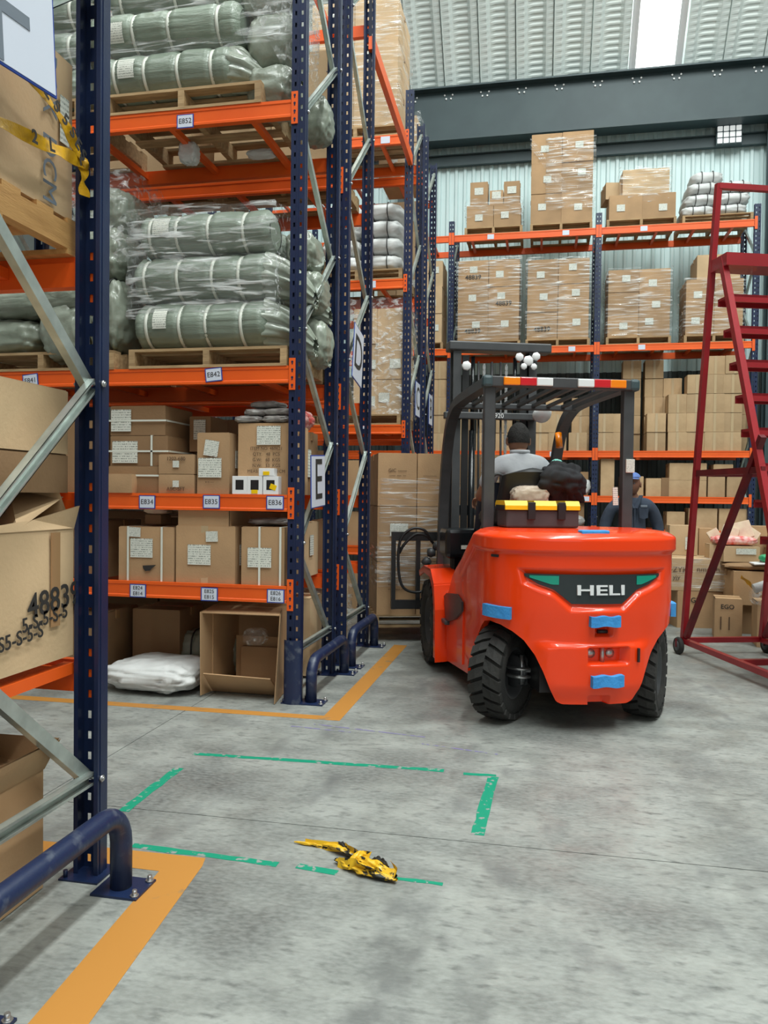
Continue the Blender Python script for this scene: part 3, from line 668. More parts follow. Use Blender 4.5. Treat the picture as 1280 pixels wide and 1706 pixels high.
# floor level
pillow('woven_sack', -2.60, 5.02, 0, .70, .58, .21, 'sack_white', 'white woven plastic sack lying flat on the floor beside the open carton', 'sack', None, rz=R(-4), cords=0, seed=3, wr=.055)
pillow('woven_sack', -2.42, 5.50, 0, .62, .34, .34, 'sack_grey', 'dull greyish sack with black cords behind the flat white sack', 'sack', None, cords=2, seed=9)
def open_box(x0, x1, y0, y1, z0, z1, label, th=.006, lip=True):
    b = empty('open_carton', ((x0 + x1) / 2, (y0 + y1) / 2, z0), label, 'carton')
    w, d, h = x1 - x0, y1 - y0, z1 - z0; q = MB()
    q.box(-w / 2, w / 2, -d / 2, d / 2, 0, th).box(-w / 2, w / 2, -d / 2, d / 2, h - th, h).box(-w / 2, -w / 2 + th, -d / 2, d / 2, th, h - th).box(w / 2 - th, w / 2, -d / 2, d / 2, th, h - th).box(-w / 2, w / 2, d / 2 - th, d / 2, 0, h)
    q.build('carton_shell', 'card', b); return b
b = open_box(-2.20, -1.70, 4.98, 5.45, .005, .60, 'large open brown carton lying on its side, mouth towards the aisle, on the floor')
f1 = MB().add([(.25, -.235, 0), (.25, -.235, .595), (.302, -.43, .585), (.275, -.45, 0)], [(0, 1, 2, 3)]); f1.add([(v[0] + .006, v[1], v[2]) for v in f1.v[:4]], [(3, 2, 1, 0)]).add([f1.v[i] for i in (3, 2, 6, 7)], [(0, 1, 2, 3)]).build('side_flap', 'card', b)
MB().add([(-.25, -.235, 0), (-.25, -.235, .59), (-.262, -.40, .57), (-.256, -.40, .01), (-.256, -.235, 0), (-.256, -.235, .59), (-.268, -.40, .57), (-.262, -.40, .01)], [(0, 1, 2, 3), (4, 5, 6, 7), (3, 2, 6, 7)]).build('side_flap', 'card', b)
MB().add([(-.25, -.235, .594), (.25, -.235, .594), (.30, -.40, .572), (-.262, -.38, .566), (-.25, -.235, .588), (.25, -.235, .588), (.30, -.40, .566), (-.262, -.38, .56)], [(0, 1, 2, 3), (4, 5, 6, 7), (3, 2, 6, 7)]).build('top_flap', 'card', b)
MB().add([(-.245, -.235, .006), (.245, -.235, .006), (.235, -.41, .155), (-.235, -.41, .165), (-.245, -.235, .0), (.245, -.235, .0), (.235, -.415, .15), (-.235, -.415, .16)], [(0, 1, 2, 3), (4, 5, 6, 7), (3, 2, 6, 7)]).build('lower_flap', 'card', b)
MB().box(-.13, .244, -.10, -.094, .006, .37).build('inner_divider', 'card_dark', b)
pillow('plastic_bag', -1.90, 5.02, .33, .17, .13, .12, 'film_diag', 'crumpled clear plastic bag inside the open carton', 'bag', None, cords=0, seed=4)
carton(-1.86, 5.22, .006, .0 + .34, .28, .30, 'small dark carton inside the open carton', m='card_dark')
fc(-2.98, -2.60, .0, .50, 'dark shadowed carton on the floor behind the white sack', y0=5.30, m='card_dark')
fc(-1.98, -1.66, .02, .60, 'tall carton standing on the floor between the two uprights of row E', y0=5.50, d=.30, m='card_pale')
# level a
tc_ = fc(-2.84, -2.43, za, za + .37, 'carton with two white bands and a torn hole, left on the lowest shelf', d=.36,
   paper=[('f', -.03, .04, .165, .13), ('f', -.08, .148, .085, .065, R(2))], straps=[('v', -.13), ('v', .12)], tape=False)
MB().add([(-.02, -.1925, .105), (.08, -.1925, .112), (.05, -.1925, .088), (.035, -.1925, .072), (.0, -.1925, .068), (-.015, -.1925, .085)], [(0, 5, 4, 3, 2, 1)]).add([(-.02, -.191, .105), (.08, -.191, .112), (.05, -.191, .088), (.035, -.191, .072), (.0, -.191, .068), (-.015, -.191, .085)], [(0, 1, 2, 3, 4, 5)]).build('torn_hole', 'print_black', tc_)
c_ = fc(-2.415, -1.99, za - .005, za + .385, 'wide carton in the middle of the lowest shelf with two paper labels', d=.42,
   paper=[('f', -.04, .0, .165, .135), ('f', .05, .125, .085, .07, R(-2)), ('r', -.10, .0, .10, .14)], tape=False)
q = MB(); q.box(-.20, .17, -.205, -.199, .39, .515).box(-.20, .17, -.205, .19, .515, .521).box(.165, .171, -.205, .18, .39, .515).build('raised_flap', 'card', c_)
MB().box(-.03, .02, -.2115, -.206, .0, .39).build('packing_tape', 'tape_clear', c_)
fc(-1.945, -1.645, za, za + .385, 'narrow carton with white bands beside the upright, right on the lowest shelf', d=.34,
   paper=[('f', -.02, -.01, .165, .13), ('r', -.06, .02, .12, .14), ('r', -.08, .13, .08, .08)], straps=[('v', -.02), ('v', .125)], tape=False)
pillow('folded_pack', -1.80, 5.06, za + .392, .30, .28, .05, 'grey_pack', 'flat greenish plastic pack on top of the banded narrow carton', 'pack', None, cords=0, seed=2)
fc(-2.72, -2.60, za + .385, za + .45, 'small red box on top of the banded carton with the torn hole', y0=5.0, d=.15, m='card_dark', tape=False)
pillow('yellowish_packet', -2.62, 5.0, za + .455, .17, .16, .05, 'paper_mix', 'pale packet under the E834 beam, on the small red box', 'packet', None, cords=0, seed=7)
fc(-2.05, -1.88, za, za + .42, 'upright kraft carton in the back half of the lowest shelf, left one', y0=5.32, d=.36, m='card_pale', paper=[('r', -.05, 0, .10, .16)])
fc(-1.85, -1.66, za, za + .40, 'upright kraft carton in the back half of the lowest shelf, beside the row E brace', y0=5.34, d=.36, m='card_pale', paper=[('r', -.02, .03, .09, .15)])
fc(-2.95, -2.2, za, za + .42, 'long dark carton at the back of the lowest shelf', y0=5.36, d=.34, m='card_dark')
# level b
fc(-2.93, -2.50, zb, zb + .185, 'lowest banded carton of the stack at the left of the E834 shelf', y0=4.88, d=.42, m='card_dark', straps=[('h', .12)], tape=False)
fc(-2.93, -2.50, zb + .187, zb + .395, 'middle banded carton of the stack at the left of the E834 shelf', y0=4.90, d=.42, m='card_dark', paper=[('f', -.10, -.01, .19, .15)], straps=[('h', .10), ('v', .10)], tape=False)
fc(-2.93, -2.52, zb + .397, zb + .60, 'topmost banded carton of the stack at the left of the E834 shelf', y0=4.90, d=.42, m='card_dark', paper=[('f', -.12, .0, .15, .15)], straps=[('h', .10)], tape=False)
carton(-2.83, 4.86, zb, .22, .09, .13, 'small half-open carton in front of the banded stack', m='card', tape=False)
fc(-2.46, -2.30, zb + .30, zb + .55, 'dark carton with grey labels deep on the E834 shelf', y0=5.15, d=.3, m='card_dark', paper=[('f', 0, .03, .09, .14)])
fc(-2.40, -2.05, zb, zb + .35, 'dark carton standing at the back of the E835 shelf', y0=5.30, d=.35, m='card_dark')
fc(-2.545, -2.285, zb, zb + .130, 'lower of two small flat cartons with blurred brown print', d=.28, paper=[('f', .0, .0, .045, .045)], text=[('f', 0, -.035, 'A0C-SFT', .036, 'print_brown')])
fc(-2.545, -2.285, zb + .132, zb + .265, 'upper of two small flat cartons with blurred brown print', d=.28, paper=[('f', .0, .0, .045, .045)], text=[('f', 0, .035, '1202-680', .036, 'print_brown')])
fc(-2.265, -2.035, zb, zb + .41, 'narrow tall carton with a tilted blue-white sticker, middle of the E835 shelf', d=.32,
   paper=[('f', -.01, .10, .10, .105, R(9)), ('f', -.02, -.03, .165, .13), ('r', -.04, .03, .08, .12)], text=[('f', .0, .045, 'o  n: -', .03, 'print_brown'), ('f', -.02, -.125, 'x o ----', .022, 'print_brown')])
it = fc(-1.99, -1.625, zb, zb + .475, 'tall carton printed with five ITEM and QTY lines beside the E upright', y0=4.90, d=.40,
   paper=[('f', .035, .155, .165, .125)], text=[('f', -.105, .068, 'ITEM NO: 460621', .030, 'print_brown'), ('f', -.105, .030, 'QTY:   48  PCS', .030, 'print_brown'), ('f', -.105, -.008, 'G.W:   60  KGS', .030, 'print_brown'), ('f', -.105, -.046, 'N.W:   53  KGS', .030, 'print_brown'), ('f', -.105, -.084, 'MEAS: 52X38X61CM', .030, 'print_brown')])
for ch in it.children:
    if ch.name.startswith('printed_text'): ch.location.x = .02
for k, (x, z, tx) in enumerate(((-1.95, zb, 'left one of the three'), (-1.845, zb, 'middle one of the three'), (-1.735, zb, 'right one of the three'), (-1.765, zb + .122, 'one lying on the three'))):
    hh = .12 if k < 3 else .05
    o = tag(MB().rbox(-.052, .052, 0, .07, 0, hh, .002).build('gadget_box', 'white_paint', None, (x, 4.83, z)), 'small white product box before the ITEM carton, ' + tx, 'box', 'small white product boxes')
    if k < 3: MB().rbox(-.028, .028, -.0015, .002, .03, .095, .001).build('picture_window', 'black_plastic', o)
    if k: MB().rbox(-.022, .022, -.003, .001, .005 if k != 2 else .035, .03 if k != 2 else .07, .001, Matrix.Rotation(R(20) if k == 2 else 0, 4, 'Y')).build('price_sticker', 'yellow_plastic', o)
for i, (x, y, z, w, rz, s) in enumerate(((-1.93, 4.98, zb + .477, .20, 5, 1), (-1.73, 4.98, zb + .477, .20, -6, 2), (-1.90, 5.0, zb + .525, .17, 24, 3), (-1.72, 5.0, zb + .528, .24, -4, 5), (-1.82, 5.03, zb + .58, .22, -12, 6))):
    pillow('foil_packet', x, y, z, w, .20, .052, 'grey_pack', 'shiny grey plastic packet on the ITEM carton, ' + ['lower left', 'lower right', 'tilted one at the left', 'upper right', 'topmost'][i], 'packet', 'plastic packets on the ITEM carton', rz=R(rz), cords=0, seed=s)
fc(-1.98, -1.66, zb, zb + .46, 'carton seen between the E uprights on the E836 shelf', y0=5.34, d=.32, m='card_dark', paper=[('r', -.08, 0, .08, .2)])
pillow('patterned_bag', -1.80, 5.46, zb + .465, .30, .30, .16, 'paper_red', 'red and white patterned bag on the carton between the E uprights', 'bag', None, cords=0, seed=3)
# level c: pallet of rolls
pallet(-2.19, 5.28, zc_, 'wooden pallet above the E842 sign, under the three fabric rolls', w=1.12, d=.92, h=.13)
zp = zc_ + .13; bd = (.13, .40, .62, .85)
roll(-2.74, -1.79, 5.02, zp + .172, .170, 'lowest of the three grey-green fabric rolls above the E842 sign, with a tilted label', (.10, .34, .53, .78), (.16, .26, -12, 38), seed=1)
roll(-2.76, -1.80, 5.04, zp + .497, .165, 'middle fabric roll of the three above the E842 sign, streaked with film', (.09, .33, .58, .77), None, seed=2)
roll(-2.73, -1.79, 5.05, zp + .805, .153, 'top fabric roll of the three above the E842 sign, half hidden by film', (.085, .28, .51, .76), (.12, .24, -10, 38), seed=3, tail=False)
roll(-2.70, -1.80, 5.40, zp + .155, .155, 'bottom rear fabric roll behind the three front rolls on the E842 pallet', (.1, .4, .7), seed=4)
roll(-2.70, -1.80, 5.42, zp + .465, .15, 'middle rear fabric roll behind the three front rolls on the E842 pallet', (.1, .4, .7), seed=5)
roll(-2.70, -1.80, 5.42, zp + .765, .15, 'top rear fabric roll behind the three front rolls on the E842 pallet', (.1, .4, .7), seed=6, tail=False)
wrap(-2.78, -1.74, 4.87, 5.60, zp + .22, zp + .96, 'clear stretch film around the rolls above the E842 sign', 'film_roll', 2, .010)
for i, (x, y, z, w, d, h, s) in enumerate(((-1.62, 5.50, zp - .05, .34, .30, .36, 1), (-1.63, 5.45, zp + .32, .32, .38, .32, 2), (-1.66, 5.42, zp + .62, .28, .40, .28, 3))):
    pillow('gathered_bag', x - .03, y - .02, z, w * .8, d, h, 'sack_grey', 'film-covered gathered bag end between the E uprights, ' + ['lowest', 'middle', 'upper'][i], 'bag', 'gathered bag ends', cords=0, seed=s)
# left bay of level c: heaped bag ends
for i, (x, y, z, w, d, h, s) in enumerate(((-3.72, 5.02, zc_ + .13, .52, .4, .26, 1), (-3.64, 4.99, zc_ + .38, .55, .4, .2, 2), (-3.27, 4.98, zc_ + .06, .34, .4, .44, 5), (-3.26, 5.0, zc_ + .40, .52, .42, .22, 6), (-2.97, 5.04, zc_ + .13, .30, .44, .52, 3), (-3.02, 5.1, zc_ + .62, .36, .5, .40, 4), (-3.06, 5.2, zc_ + .95, .44, .55, .38, 8))):
    pillow('baled_sack', x, y, z, w, d, h, 'sack_grey', ['far left crumpled grey sack above the E841 sign', 'sack lying on the far left one above E841', 'pale folded sack end beside the navy upright, above E841', 'film-covered sack on top of the folded sack end', 'corded grey sack right of the near upright, bottom of its pile', 'green-grey sack in the middle of the pile right of the near upright', 'film-covered sack on top of the pile right of the near upright'][i], 'sack', 'crumpled grey sacks', cords=2 if i == 4 else 0, seed=s)
pallet(-3.42, 5.28, zc_, 'wooden pallet above the E841 sign under crumpled sacks', w=1.12, d=.92, h=.13)
wrap(-3.30, -2.83, 4.90, 5.50, zc_ + .75, zc_ + 1.38, 'stretch film around the sack pile right of the near upright', 'film_diag', 5, .012)
# level d
pallet(-2.38, 5.28, zd, 'weathered wooden pallet above the E852 sign', w=1.12, d=.92, h=.14)
zq = zd + .14
roll(-2.98, -2.04, 4.99, zq + .155, .155, 'lower grey-green roll with a label above the E852 sign', (.10, .32, .56, .80), (.14, .26, -20, 30), seed=7)
roll(-3.10, -2.00, 5.02, zq + .46, .158, 'upper roll above the E852 sign, cut by the top edge of the photo', (.12, .34, .60, .95), (.16, .28, -35, 12), seed=8, tail=False)
roll(-2.95, -2.02, 5.34, zq + .14, .14, 'rear lower roll on the E852 pallet', (.1, .5), seed=9)
roll(-2.95, -2.02, 5.36, zq + .43, .15, 'rear upper roll on the E852 pallet', (.1, .5), seed=10)
roll(-3.0, -2.0, 5.10, zq + .73, .15, 'topmost roll on the E852 pallet', (.1, .5, .8), seed=11, tail=False)
for i, (x, y, z, w, h, s) in enumerate(((-1.80, 5.06, zq - .13, .36, .30, 1), (-1.80, 5.1, zq + .15, .38, .40, 2), (-1.84, 5.1, zq + .5, .40, .40, 3), (-1.66, 5.55, zq - .12, .24, .34, 4))):
    pillow('gathered_bag', x, y, z, w, .36 if i < 3 else .26, h, 'sack_grey', ['crumpled roll end drooping over the E852 pallet corner', 'gathered bag end beside the upright above E852', 'upper gathered bag end beside the upright above E852', 'bag end hanging over the rear beam above E852'][i], 'bag', 'gathered bag ends', cords=0, seed=s + 20)
wrap(-3.0, -1.66, 4.90, 5.55, zq + .26, zq + 1.0, 'stretch film around the rolls above the E852 sign', 'film_roll', 8, .012)
# pulled film curtain hanging from the upper pallet beside the upright
def curtain(u, v):
    x = -1.98 + .34 * u + .05 * math.sin(v * 3); z = zq + .98 - 1.0 * v * (.35 + .65 * u)
    return (x, 4.885 + .012 * math.sin(u * 60 + v * 4) + .02 * v, z)
tag(MB().grid(curtain, 60, 14).build('film_curtain', 'film_diag'), 'loose film pulled diagonally down beside the upright above E852', 'stretch film')
pallet(-3.62, 5.28, zd, 'weathered pallet far left on the high level of row E', w=1.0, d=.92, h=.14)
for i in range(4): roll(-4.05, -3.14, 5.0 + .01 * i, zq + .14 + .26 * i, .135, 'film-glossed roll behind the letter sheet at the upper left, %s of its pile' % ORD[i], (.2, .5, .8), seed=50 + i, tail=False, group='rolls far left on the high level')
wrap(-4.1, -3.10, 4.85, 5.4, zq, zq + 1.1, 'stretch film around the roll pile behind the letter sheet', 'film_roll', 80, .008)
pillow('rag', -2.50, 5.2, zd - .20, .14, .12, .16, 'sack_white', 'blue-white rag caught under the pallet above E852', 'rag', None, cords=0, seed=2)
pillow('paper_sheet', -2.05, 5.45, zd - .08, .22, .1, .06, 'sack_white', 'crumpled white sheet on the rear beam below the E852 pallet', 'sheet', None, cords=0, seed=5)

# ---------------------------------------------------------------- nearest rack (row marked F)
carton(-2.12, 2.04, 2.33, .94, .92, .55, 'big kraft carton printed BOX DCM on the nearest rack, behind the caution tape', m='card_pale', text=[('r', .315, -.01, 'BOX  DCM', .105, 'sign_grey', R(90))], paper=[('r', .40, .05, .05, .16)])
pallet(-2.12, 2.08, 2.205, 'orange-lit wooden pallet on the nearest rack under the BOX DCM carton', w=.96, d=.94, h=.125, m='wood_orange')
def tape_path(pts, w, m='yellow_film', n=3, name='tape_strip', parent=None, rgt=(0, 0, 1)):
    pts = [Vector(p) for p in pts]; fine = []
    for i in range(len(pts) - 1):
        for k in range(8): fine.append(pts[i].lerp(pts[i + 1], k / 8))
    fine.append(pts[-1]); vs = []
    for i, p in enumerate(fine):
        d = (fine[min(i + 1, len(fine) - 1)] - fine[max(i - 1, 0)]).normalized(); a = R(90 + 22 * math.sin(i * .55))
        s = d.cross(Vector((1, 0, 0))).normalized() * math.sin(a) + Vector((1, 0, 0)) * math.cos(a)
        vs += [p - s * w / 2, p + s * w / 2]
    fs = [(2 * i, 2 * i + 1, 2 * i + 3, 2 * i + 2) for i in range(len(fine) - 1)]
    vs2 = [v + Vector((.0012, .0004, 0)) for v in vs]
    return MB().add(vs, fs, True).add(vs2, fs, True).build(name, m, parent)
ct = empty('caution_tape', (0, 0, 0), 'yellow and black caution tape tied to the nearest upright, crossing the BOX DCM carton', 'tape')
knot = (-1.585, 2.47, 2.515)
P1 = [(-1.59, 2.06, 2.70), (-1.58, 2.22, 2.655), (-1.575, 2.36, 2.585), knot]; P2 = [(-1.59, 2.02, 2.46), (-1.57, 2.22, 2.475), (-1.575, 2.36, 2.50), knot]
tape_path([(-1.6, 1.9, 2.80)] + P1, .042, parent=ct); tape_path([(-1.6, 1.8, 2.46)] + P2, .040, parent=ct)
tape_path([knot, (-1.58, 2.455, 2.46), (-1.575, 2.46, 2.40)], .045, parent=ct)
MB().lathe([(.001, -.02), (.022, -.008), (.02, .01), (.001, .02)], 10, Matrix.Translation(knot)).build('knot', 'yellow_film', ct)
for k, (P, st) in enumerate(((P1, 'ELS2S5SES'), (P2, ' 2L  r'))):
    for i, chh in enumerate(st):
        t = (i + .6) / (len(st) + .4) * (len(P) - 1); j = min(int(t), len(P) - 2); a, b_ = Vector(P[j]), Vector(P[j + 1]); p = a.lerp(b_, t - j); d = b_ - a
        q = put('tape_lettering', text_mesh(chh, .056, 'print_black', bold=.0015), ct, p + Vector((.014, 0, 0))); q.rotation_mode = 'QUATERNION'
        q.rotation_quaternion = (Matrix.Rotation(R(90), 4, 'Z') @ Matrix.Rotation(-math.atan2(d.z, d.y), 4, 'Y') @ Matrix.Rotation(R(90), 4, 'X')).to_quaternion()
carton(-2.0, 2.08, zb, .70, .80, .135, 'flat brown carton on the nearest rack at eye level, lower of two', m='card_dark')
carton(-2.0, 2.08, zb + .137, .70, .80, .225, 'pale ribbed carton on the nearest rack at eye level, upper of two', m='card_pale')
big = carton(-2.0, 2.07, .79, .76, .80, .46, 'large battered carton stencilled 48839 on the nearest rack', m='card_pale', tape=False,
    text=[('r', .28, -.02, '48839', .115, 'print_black', R(-4)), ('r', -.1, -.09, '-S5.', .09, 'print_black', R(-4)), ('r', .23, -.075, '5-S-5-S-5', .066, 'print_black', R(-4)), ('r', .08, -.12, '5-S5-S-5-S', .066, 'print_black', R(-4)), ('r', -.22, -.03, '____', .1, 'print_black')])
MB().add([(.38, -.2, .455), (.38, .398, .455), (.40, .398, .53), (.36, .20, .485), (.384, -.2, .45), (.384, .398, .45), (.406, .398, .53), (.366, .20, .485)], [(0, 1, 2, 3), (4, 5, 6, 7)]).add([(.38, .10, .455), (.0, .40, .455), (.1, .42, .62), (.34, .40, .56)], [(0, 1, 2, 3)]).add([(.375, .40, .455), (-.2, .40, .455), (-.1, .36, .60), (.345, .37, .575)], [(0, 1, 2, 3)]).build('torn_flap', 'card_pale', big)
MB().box(.387, .3895, .26, .31, .12, .44).box(.387, .3895, -.30, -.26, .25, .42).build('packing_tape', 'pack_tape', big)
gb = carton(-2.03, 1.93, .004, .74, .86, .42, 'open brown carton on the floor under the nearest rack, printed CARTON upside down', m='card', tape=False, paper=[('r', -.02, -.02, .12, .15)], text=[('r', .18, -.13, 'CARTON', .055, 'print_black', R(180))])
MB().add([(.37, -.43, .415), (.37, .43, .415), (.425, .44, .52), (.415, -.43, .52), (.375, -.43, .412), (.375, .43, .412), (.43, .44, .517), (.42, -.43, .517)], [(0, 1, 2, 3), (4, 5, 6, 7)]).add([(.37, .43, .415), (-.37, .43, .415), (-.37, .47, .50), (.425, .44, .52)], [(0, 1, 2, 3)]).build('opened_flap', 'card', gb)
for i in range(5):
    pillow('black_garment_bag', -2.02 + .012 * i, 1.95 - .01 * i, .425 + .024 * i, .62, .70, .036, 'black_gloss', 'glossy black film-wrapped bag in the open carton under the nearest rack, %s from the top' % ['fifth', 'fourth', 'third', 'second', 'first'][i], 'bag', 'black bags in the open carton', rz=R(-2 + i), cords=0, seed=i, )

# ---------------------------------------------------------------- racks D, C, B seen through the frames
def stack(px, y0, d, z0, xs, rows, desc, group, m='card_pale', paper=.7, text=None, rnd_=None, rz=0, tape=True):
    rr = random.Random(rnd_ or len(desc))
    for r_, h in enumerate(rows):
        z = z0 + sum(rows[:r_])
        for c_i in range(len(xs) - 1):
            w = xs[c_i + 1] - xs[c_i] - .006; side = ('left', 'right') if len(xs) == 3 else (('only',) if len(xs) == 2 else ('left', 'middle', 'right', 'far right'))
            pos = side[c_i]; lab = '%s %scarton on %s' % (('bottom', 'middle', 'top')[min(r_, 2)] if len(rows) == 3 else ORD[r_] + ' layer' if len(rows) > 2 else ('lower', 'upper')[r_] if len(rows) == 2 else 'kraft', pos + ' ' if pos != 'only' else '', desc)
            pp = [('f', rr.uniform(-.08, .08), rr.uniform(-.05, .08), .13, .11)] if rr.random() < paper else []
            tt = [('f', 0, -.06, '48839', .11, 'print_black')] if text and (r_, c_i) in text else []
            carton((xs[c_i] + xs[c_i + 1]) / 2, y0 + d / 2 + rr.uniform(-.01, .01), z, w, d, h - .003, lab, m=m, group=group, paper=pp, text=tt, tape=tape, rz=R(rr.uniform(-.6, .6)))
CY = RY[3] + .05
pallet(-2.22, 9.45, ze, 'pallet on the top level of the rack beyond the lifted load', w=1.1, d=.9)
stack(0, CY, .82, ze + .125, (-2.78, -2.25, -1.72), (.5, .52, .5), 'the high pallet of the rack beyond the lifted load', 'cartons on the high pallet')
wrap(-2.80, -1.70, CY - .01, CY + .84, ze + .15, ze + 1.64, 'stretch film around the highest pallet beyond the lifted load', 'film', 12)
pallet(-2.18, 9.45, zd, 'pallet with white sacks on the rack beyond the lifted load', w=1.1, d=.9)
for r_ in range(4):
    for c_i in range(2):
        pillow('white_sack', -2.42 + .5 * c_i, CY + .38, zd + .125 + .205 * r_, .53, .74, .225, 'sack_white', 'white sack tied with black cords, %s layer %s, on the rack beyond the lifted load' % (ORD[r_], ('left', 'right')[c_i]), 'sack', 'white sacks beyond the lifted load', cords=2, seed=r_ * 2 + c_i)
pallet(-2.18, 9.45, zc_, 'pallet of film-wrapped cartons just left of the mast', w=1.1, d=.9)
stack(0, CY, .78, zc_ + .125, (-2.22, -1.93, -1.63), (.42, .42, .42), 'the film-wrapped pallet left of the mast', 'film-wrapped cartons left of the mast')
wrap(-2.26, -1.60, CY - .01, CY + .80, zc_ + .12, zc_ + 1.50, 'bunched stretch film around the pallet left of the mast', 'film_diag', 14, .02)
for i, (x0, x1, z0, h) in enumerate(((-2.3, -1.95, zb, .42), (-1.92, -1.66, zb, .36), (-2.3, -1.9, za, .4), (-1.88, -1.66, za, .35), (-2.3, -1.66, 0, .5))):
    fc(x0, x1, z0, z0 + h, ['left carton on the eye-level shelf beyond the lifted load', 'right carton on the eye-level shelf beyond the lifted load', 'left carton on the low shelf beyond the lifted load', 'right carton on the low shelf beyond the lifted load', 'long carton on the floor beyond the lifted load'][i], y0=CY, d=.6)
DY = RY[2] + .05
for i, (x0, x1, z0, h, pp) in enumerate(((-2.05, -1.86, zb, .33, 1), (-1.84, -1.66, zb, .36, 1), (-2.05, -1.84, za, .34, 0), (-1.82, -1.66, za, .40, 0), (-2.3, -1.86, zc_ + .13, .45, 0), (-2.3, -1.7, zc_ + .6, .5, 0))):
    fc(x0, x1, z0, z0 + h, ['left open carton on the eye-level shelf of row D', 'right open carton on the eye-level shelf of row D', 'left carton on the low shelf of row D', 'right carton on the low shelf of row D', 'lower carton above the row D sign level', 'upper carton above the row D sign level'][i], y0=DY + (.0 if i < 4 else .2), d=.5, paper=[('f', 0, 0, .1, .14)] if pp else [], m='card')
fc(-2.1, -1.66, .02, .60, 'film-wrapped pale bundle on the floor of row D', y0=DY, d=.6, m='card_pale')
wrap(-2.12, -1.64, DY - .01, DY + .62, .03, .62, 'whitish film around the bundle on the floor of row D', 'film_diag', 4, .012)
for i, (x0, x1, z0, h, t) in enumerate(((-4.0, -3.2, 0, .6, 'floor, far left'), (-3.18, -2.35, 0, .58, 'floor, middle'), (-4.0, -3.3, za, .44, 'lowest shelf, far left'), (-3.28, -2.75, za, .42, 'lowest shelf, middle'), (-2.73, -2.1, za, .45, 'lowest shelf, near the end'),
                                   (-4.0, -3.3, zb, .6, 'eye-level shelf, far left'), (-3.28, -2.7, zb, .64, 'eye-level shelf, middle'), (-2.68, -2.08, zb, .62, 'eye-level shelf, near the end'), (-3.9, -3.2, zc_ + .02, 1.1, 'level above the eye, far left'), (-3.15, -2.34, zc_ + .02, 1.15, 'level above the eye, middle'))):
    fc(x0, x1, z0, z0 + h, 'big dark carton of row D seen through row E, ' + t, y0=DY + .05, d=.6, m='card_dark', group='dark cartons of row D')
for i, (x0, x1, z0, h, t) in enumerate(((-3.95, -3.3, zb, .5, 'eye-level shelf, far left'), (-3.28, -2.97, zb, .5, 'eye-level shelf, middle'), (-3.95, -3.4, za, .4, 'lowest shelf, far left'), (-3.38, -2.99, za, .4, 'lowest shelf, middle'), (-3.9, -3.05, 0, .5, 'floor'))):
    fc(x0, x1, z0, z0 + h, 'carton in the left part of row E, ' + t, y0=4.9, d=.6, m='card_dark', group='cartons left of the nearest upright in row E')
pallet(-3.4, 6.45, zd, 'far left pallet on the high level of row D', w=1.1, d=.86)
stack(0, DY + .02, .78, zd + .125, (-3.9, -3.4, -2.9), (.45, .45), 'the far left high pallet of row D', 'cartons on the high pallet of row D')
pallet(-2.2, 6.45, zd, 'pallet on the high level of row D', w=1.1, d=.86)
stack(0, DY + .02, .78, zd + .125, (-2.7, -2.2, -1.72), (.45, .45), 'the high pallet of row D', 'cartons on the high pallet of row D')
BYY = RY[4] + .05
stack(0, BYY, .75, zd + .02, (-2.2, -1.93, -1.64), (.5, .45, .4), 'the pallet in the last end-on rack', 'cartons in the last end-on rack')
stack(0, BYY, .75, zc_ + .02, (-2.2, -1.66), (.5, .45), 'the mid level of the last end-on rack', 'cartons in the last end-on rack, mid level')
stack(0, BYY, .75, ze + .02, (-2.2, -1.68), (.45, .35), 'the top level of the last end-on rack', 'cartons in the last end-on rack, top level')
wrap(-2.22, -1.66, BYY, BYY + .76, ze + .02, ze + .85, 'stretch film on the top level of the last end-on rack', 'film_diag', 4, .015)

# ---------------------------------------------------------------- long rack along the far wall
WY = BY + .03
z5, z4, z3, z2, z1 = 5.855, 3.915, 2.155, 1.405, .855
G = 'cartons on the top pallets of the far rack'
pallet(-.86, BY + .45, z5, 'pallet far up beside the end-on racks, topmost row of the far wall rack', w=.98)
stack(0, WY, .55, z5 + .125, (-1.32, -.86, -.40), (.38,), 'the leftmost top pallet of the far rack', G, m='card')
for i, (x, w, h) in enumerate(((-1.12, .30, .42), (-.82, .23, .26), (-.56, .27, .40))):
    carton(x, WY + .22, z5 + .508, w, .28, h, ['left', 'middle and lowest', 'right'][i] + ' of three small upright cartons on the leftmost top pallet', m='card', paper=[('f', 0, .05, .15, .12)])
wrap(-1.33, -.39, WY - .01, WY + .60, z5 + .30, z5 + .60, 'film band under the three small cartons of the leftmost top pallet', 'film', 21, .02)
pallet(.27, BY + .45, z5, 'pallet under the tallest carton stack of the far rack', w=1.02)
stack(0, WY, .62, z5 + .13, (-.24, .27, .78), (.50, .50, .50), 'the tallest top stack of the far rack', G, m='card', paper=.9)
wrap(.02, .80, WY - .02, WY + .64, z5 + .35, z5 + 1.55, 'film around the right half of the tallest top stack', 'film', 22, .012)
def bandfn(u, v): return (-.26 + .60 * u, WY - .03 - .006 * math.sin(v * 25), z5 + 1.38 - .80 * u + .19 * v + .02 * math.sin(u * 9))
tag(MB().grid(bandfn, 20, 16).build('film_band', 'film'), 'diagonal band of film across the tallest top stack', 'stretch film')
pallet(1.56, BY + .45, z5, 'pallet right of the blue post on the top level of the far rack', w=1.1)
stack(0, WY, .6, z5 + .125, (1.04, 1.57, 2.10), (.40,), 'the wide top pallet right of the blue post', G, m='card')
carton(1.62, WY + .30, z5 + .53, .74, .5, .42, 'single film-covered carton on top of the wide pallet right of the blue post', m='card_pale', rz=R(2))
carton(1.12, WY + .38, z5 + .53, .30, .4, .28, 'leaning carton at the left corner of the wide top pallet', m='card_pale', rz=R(8))
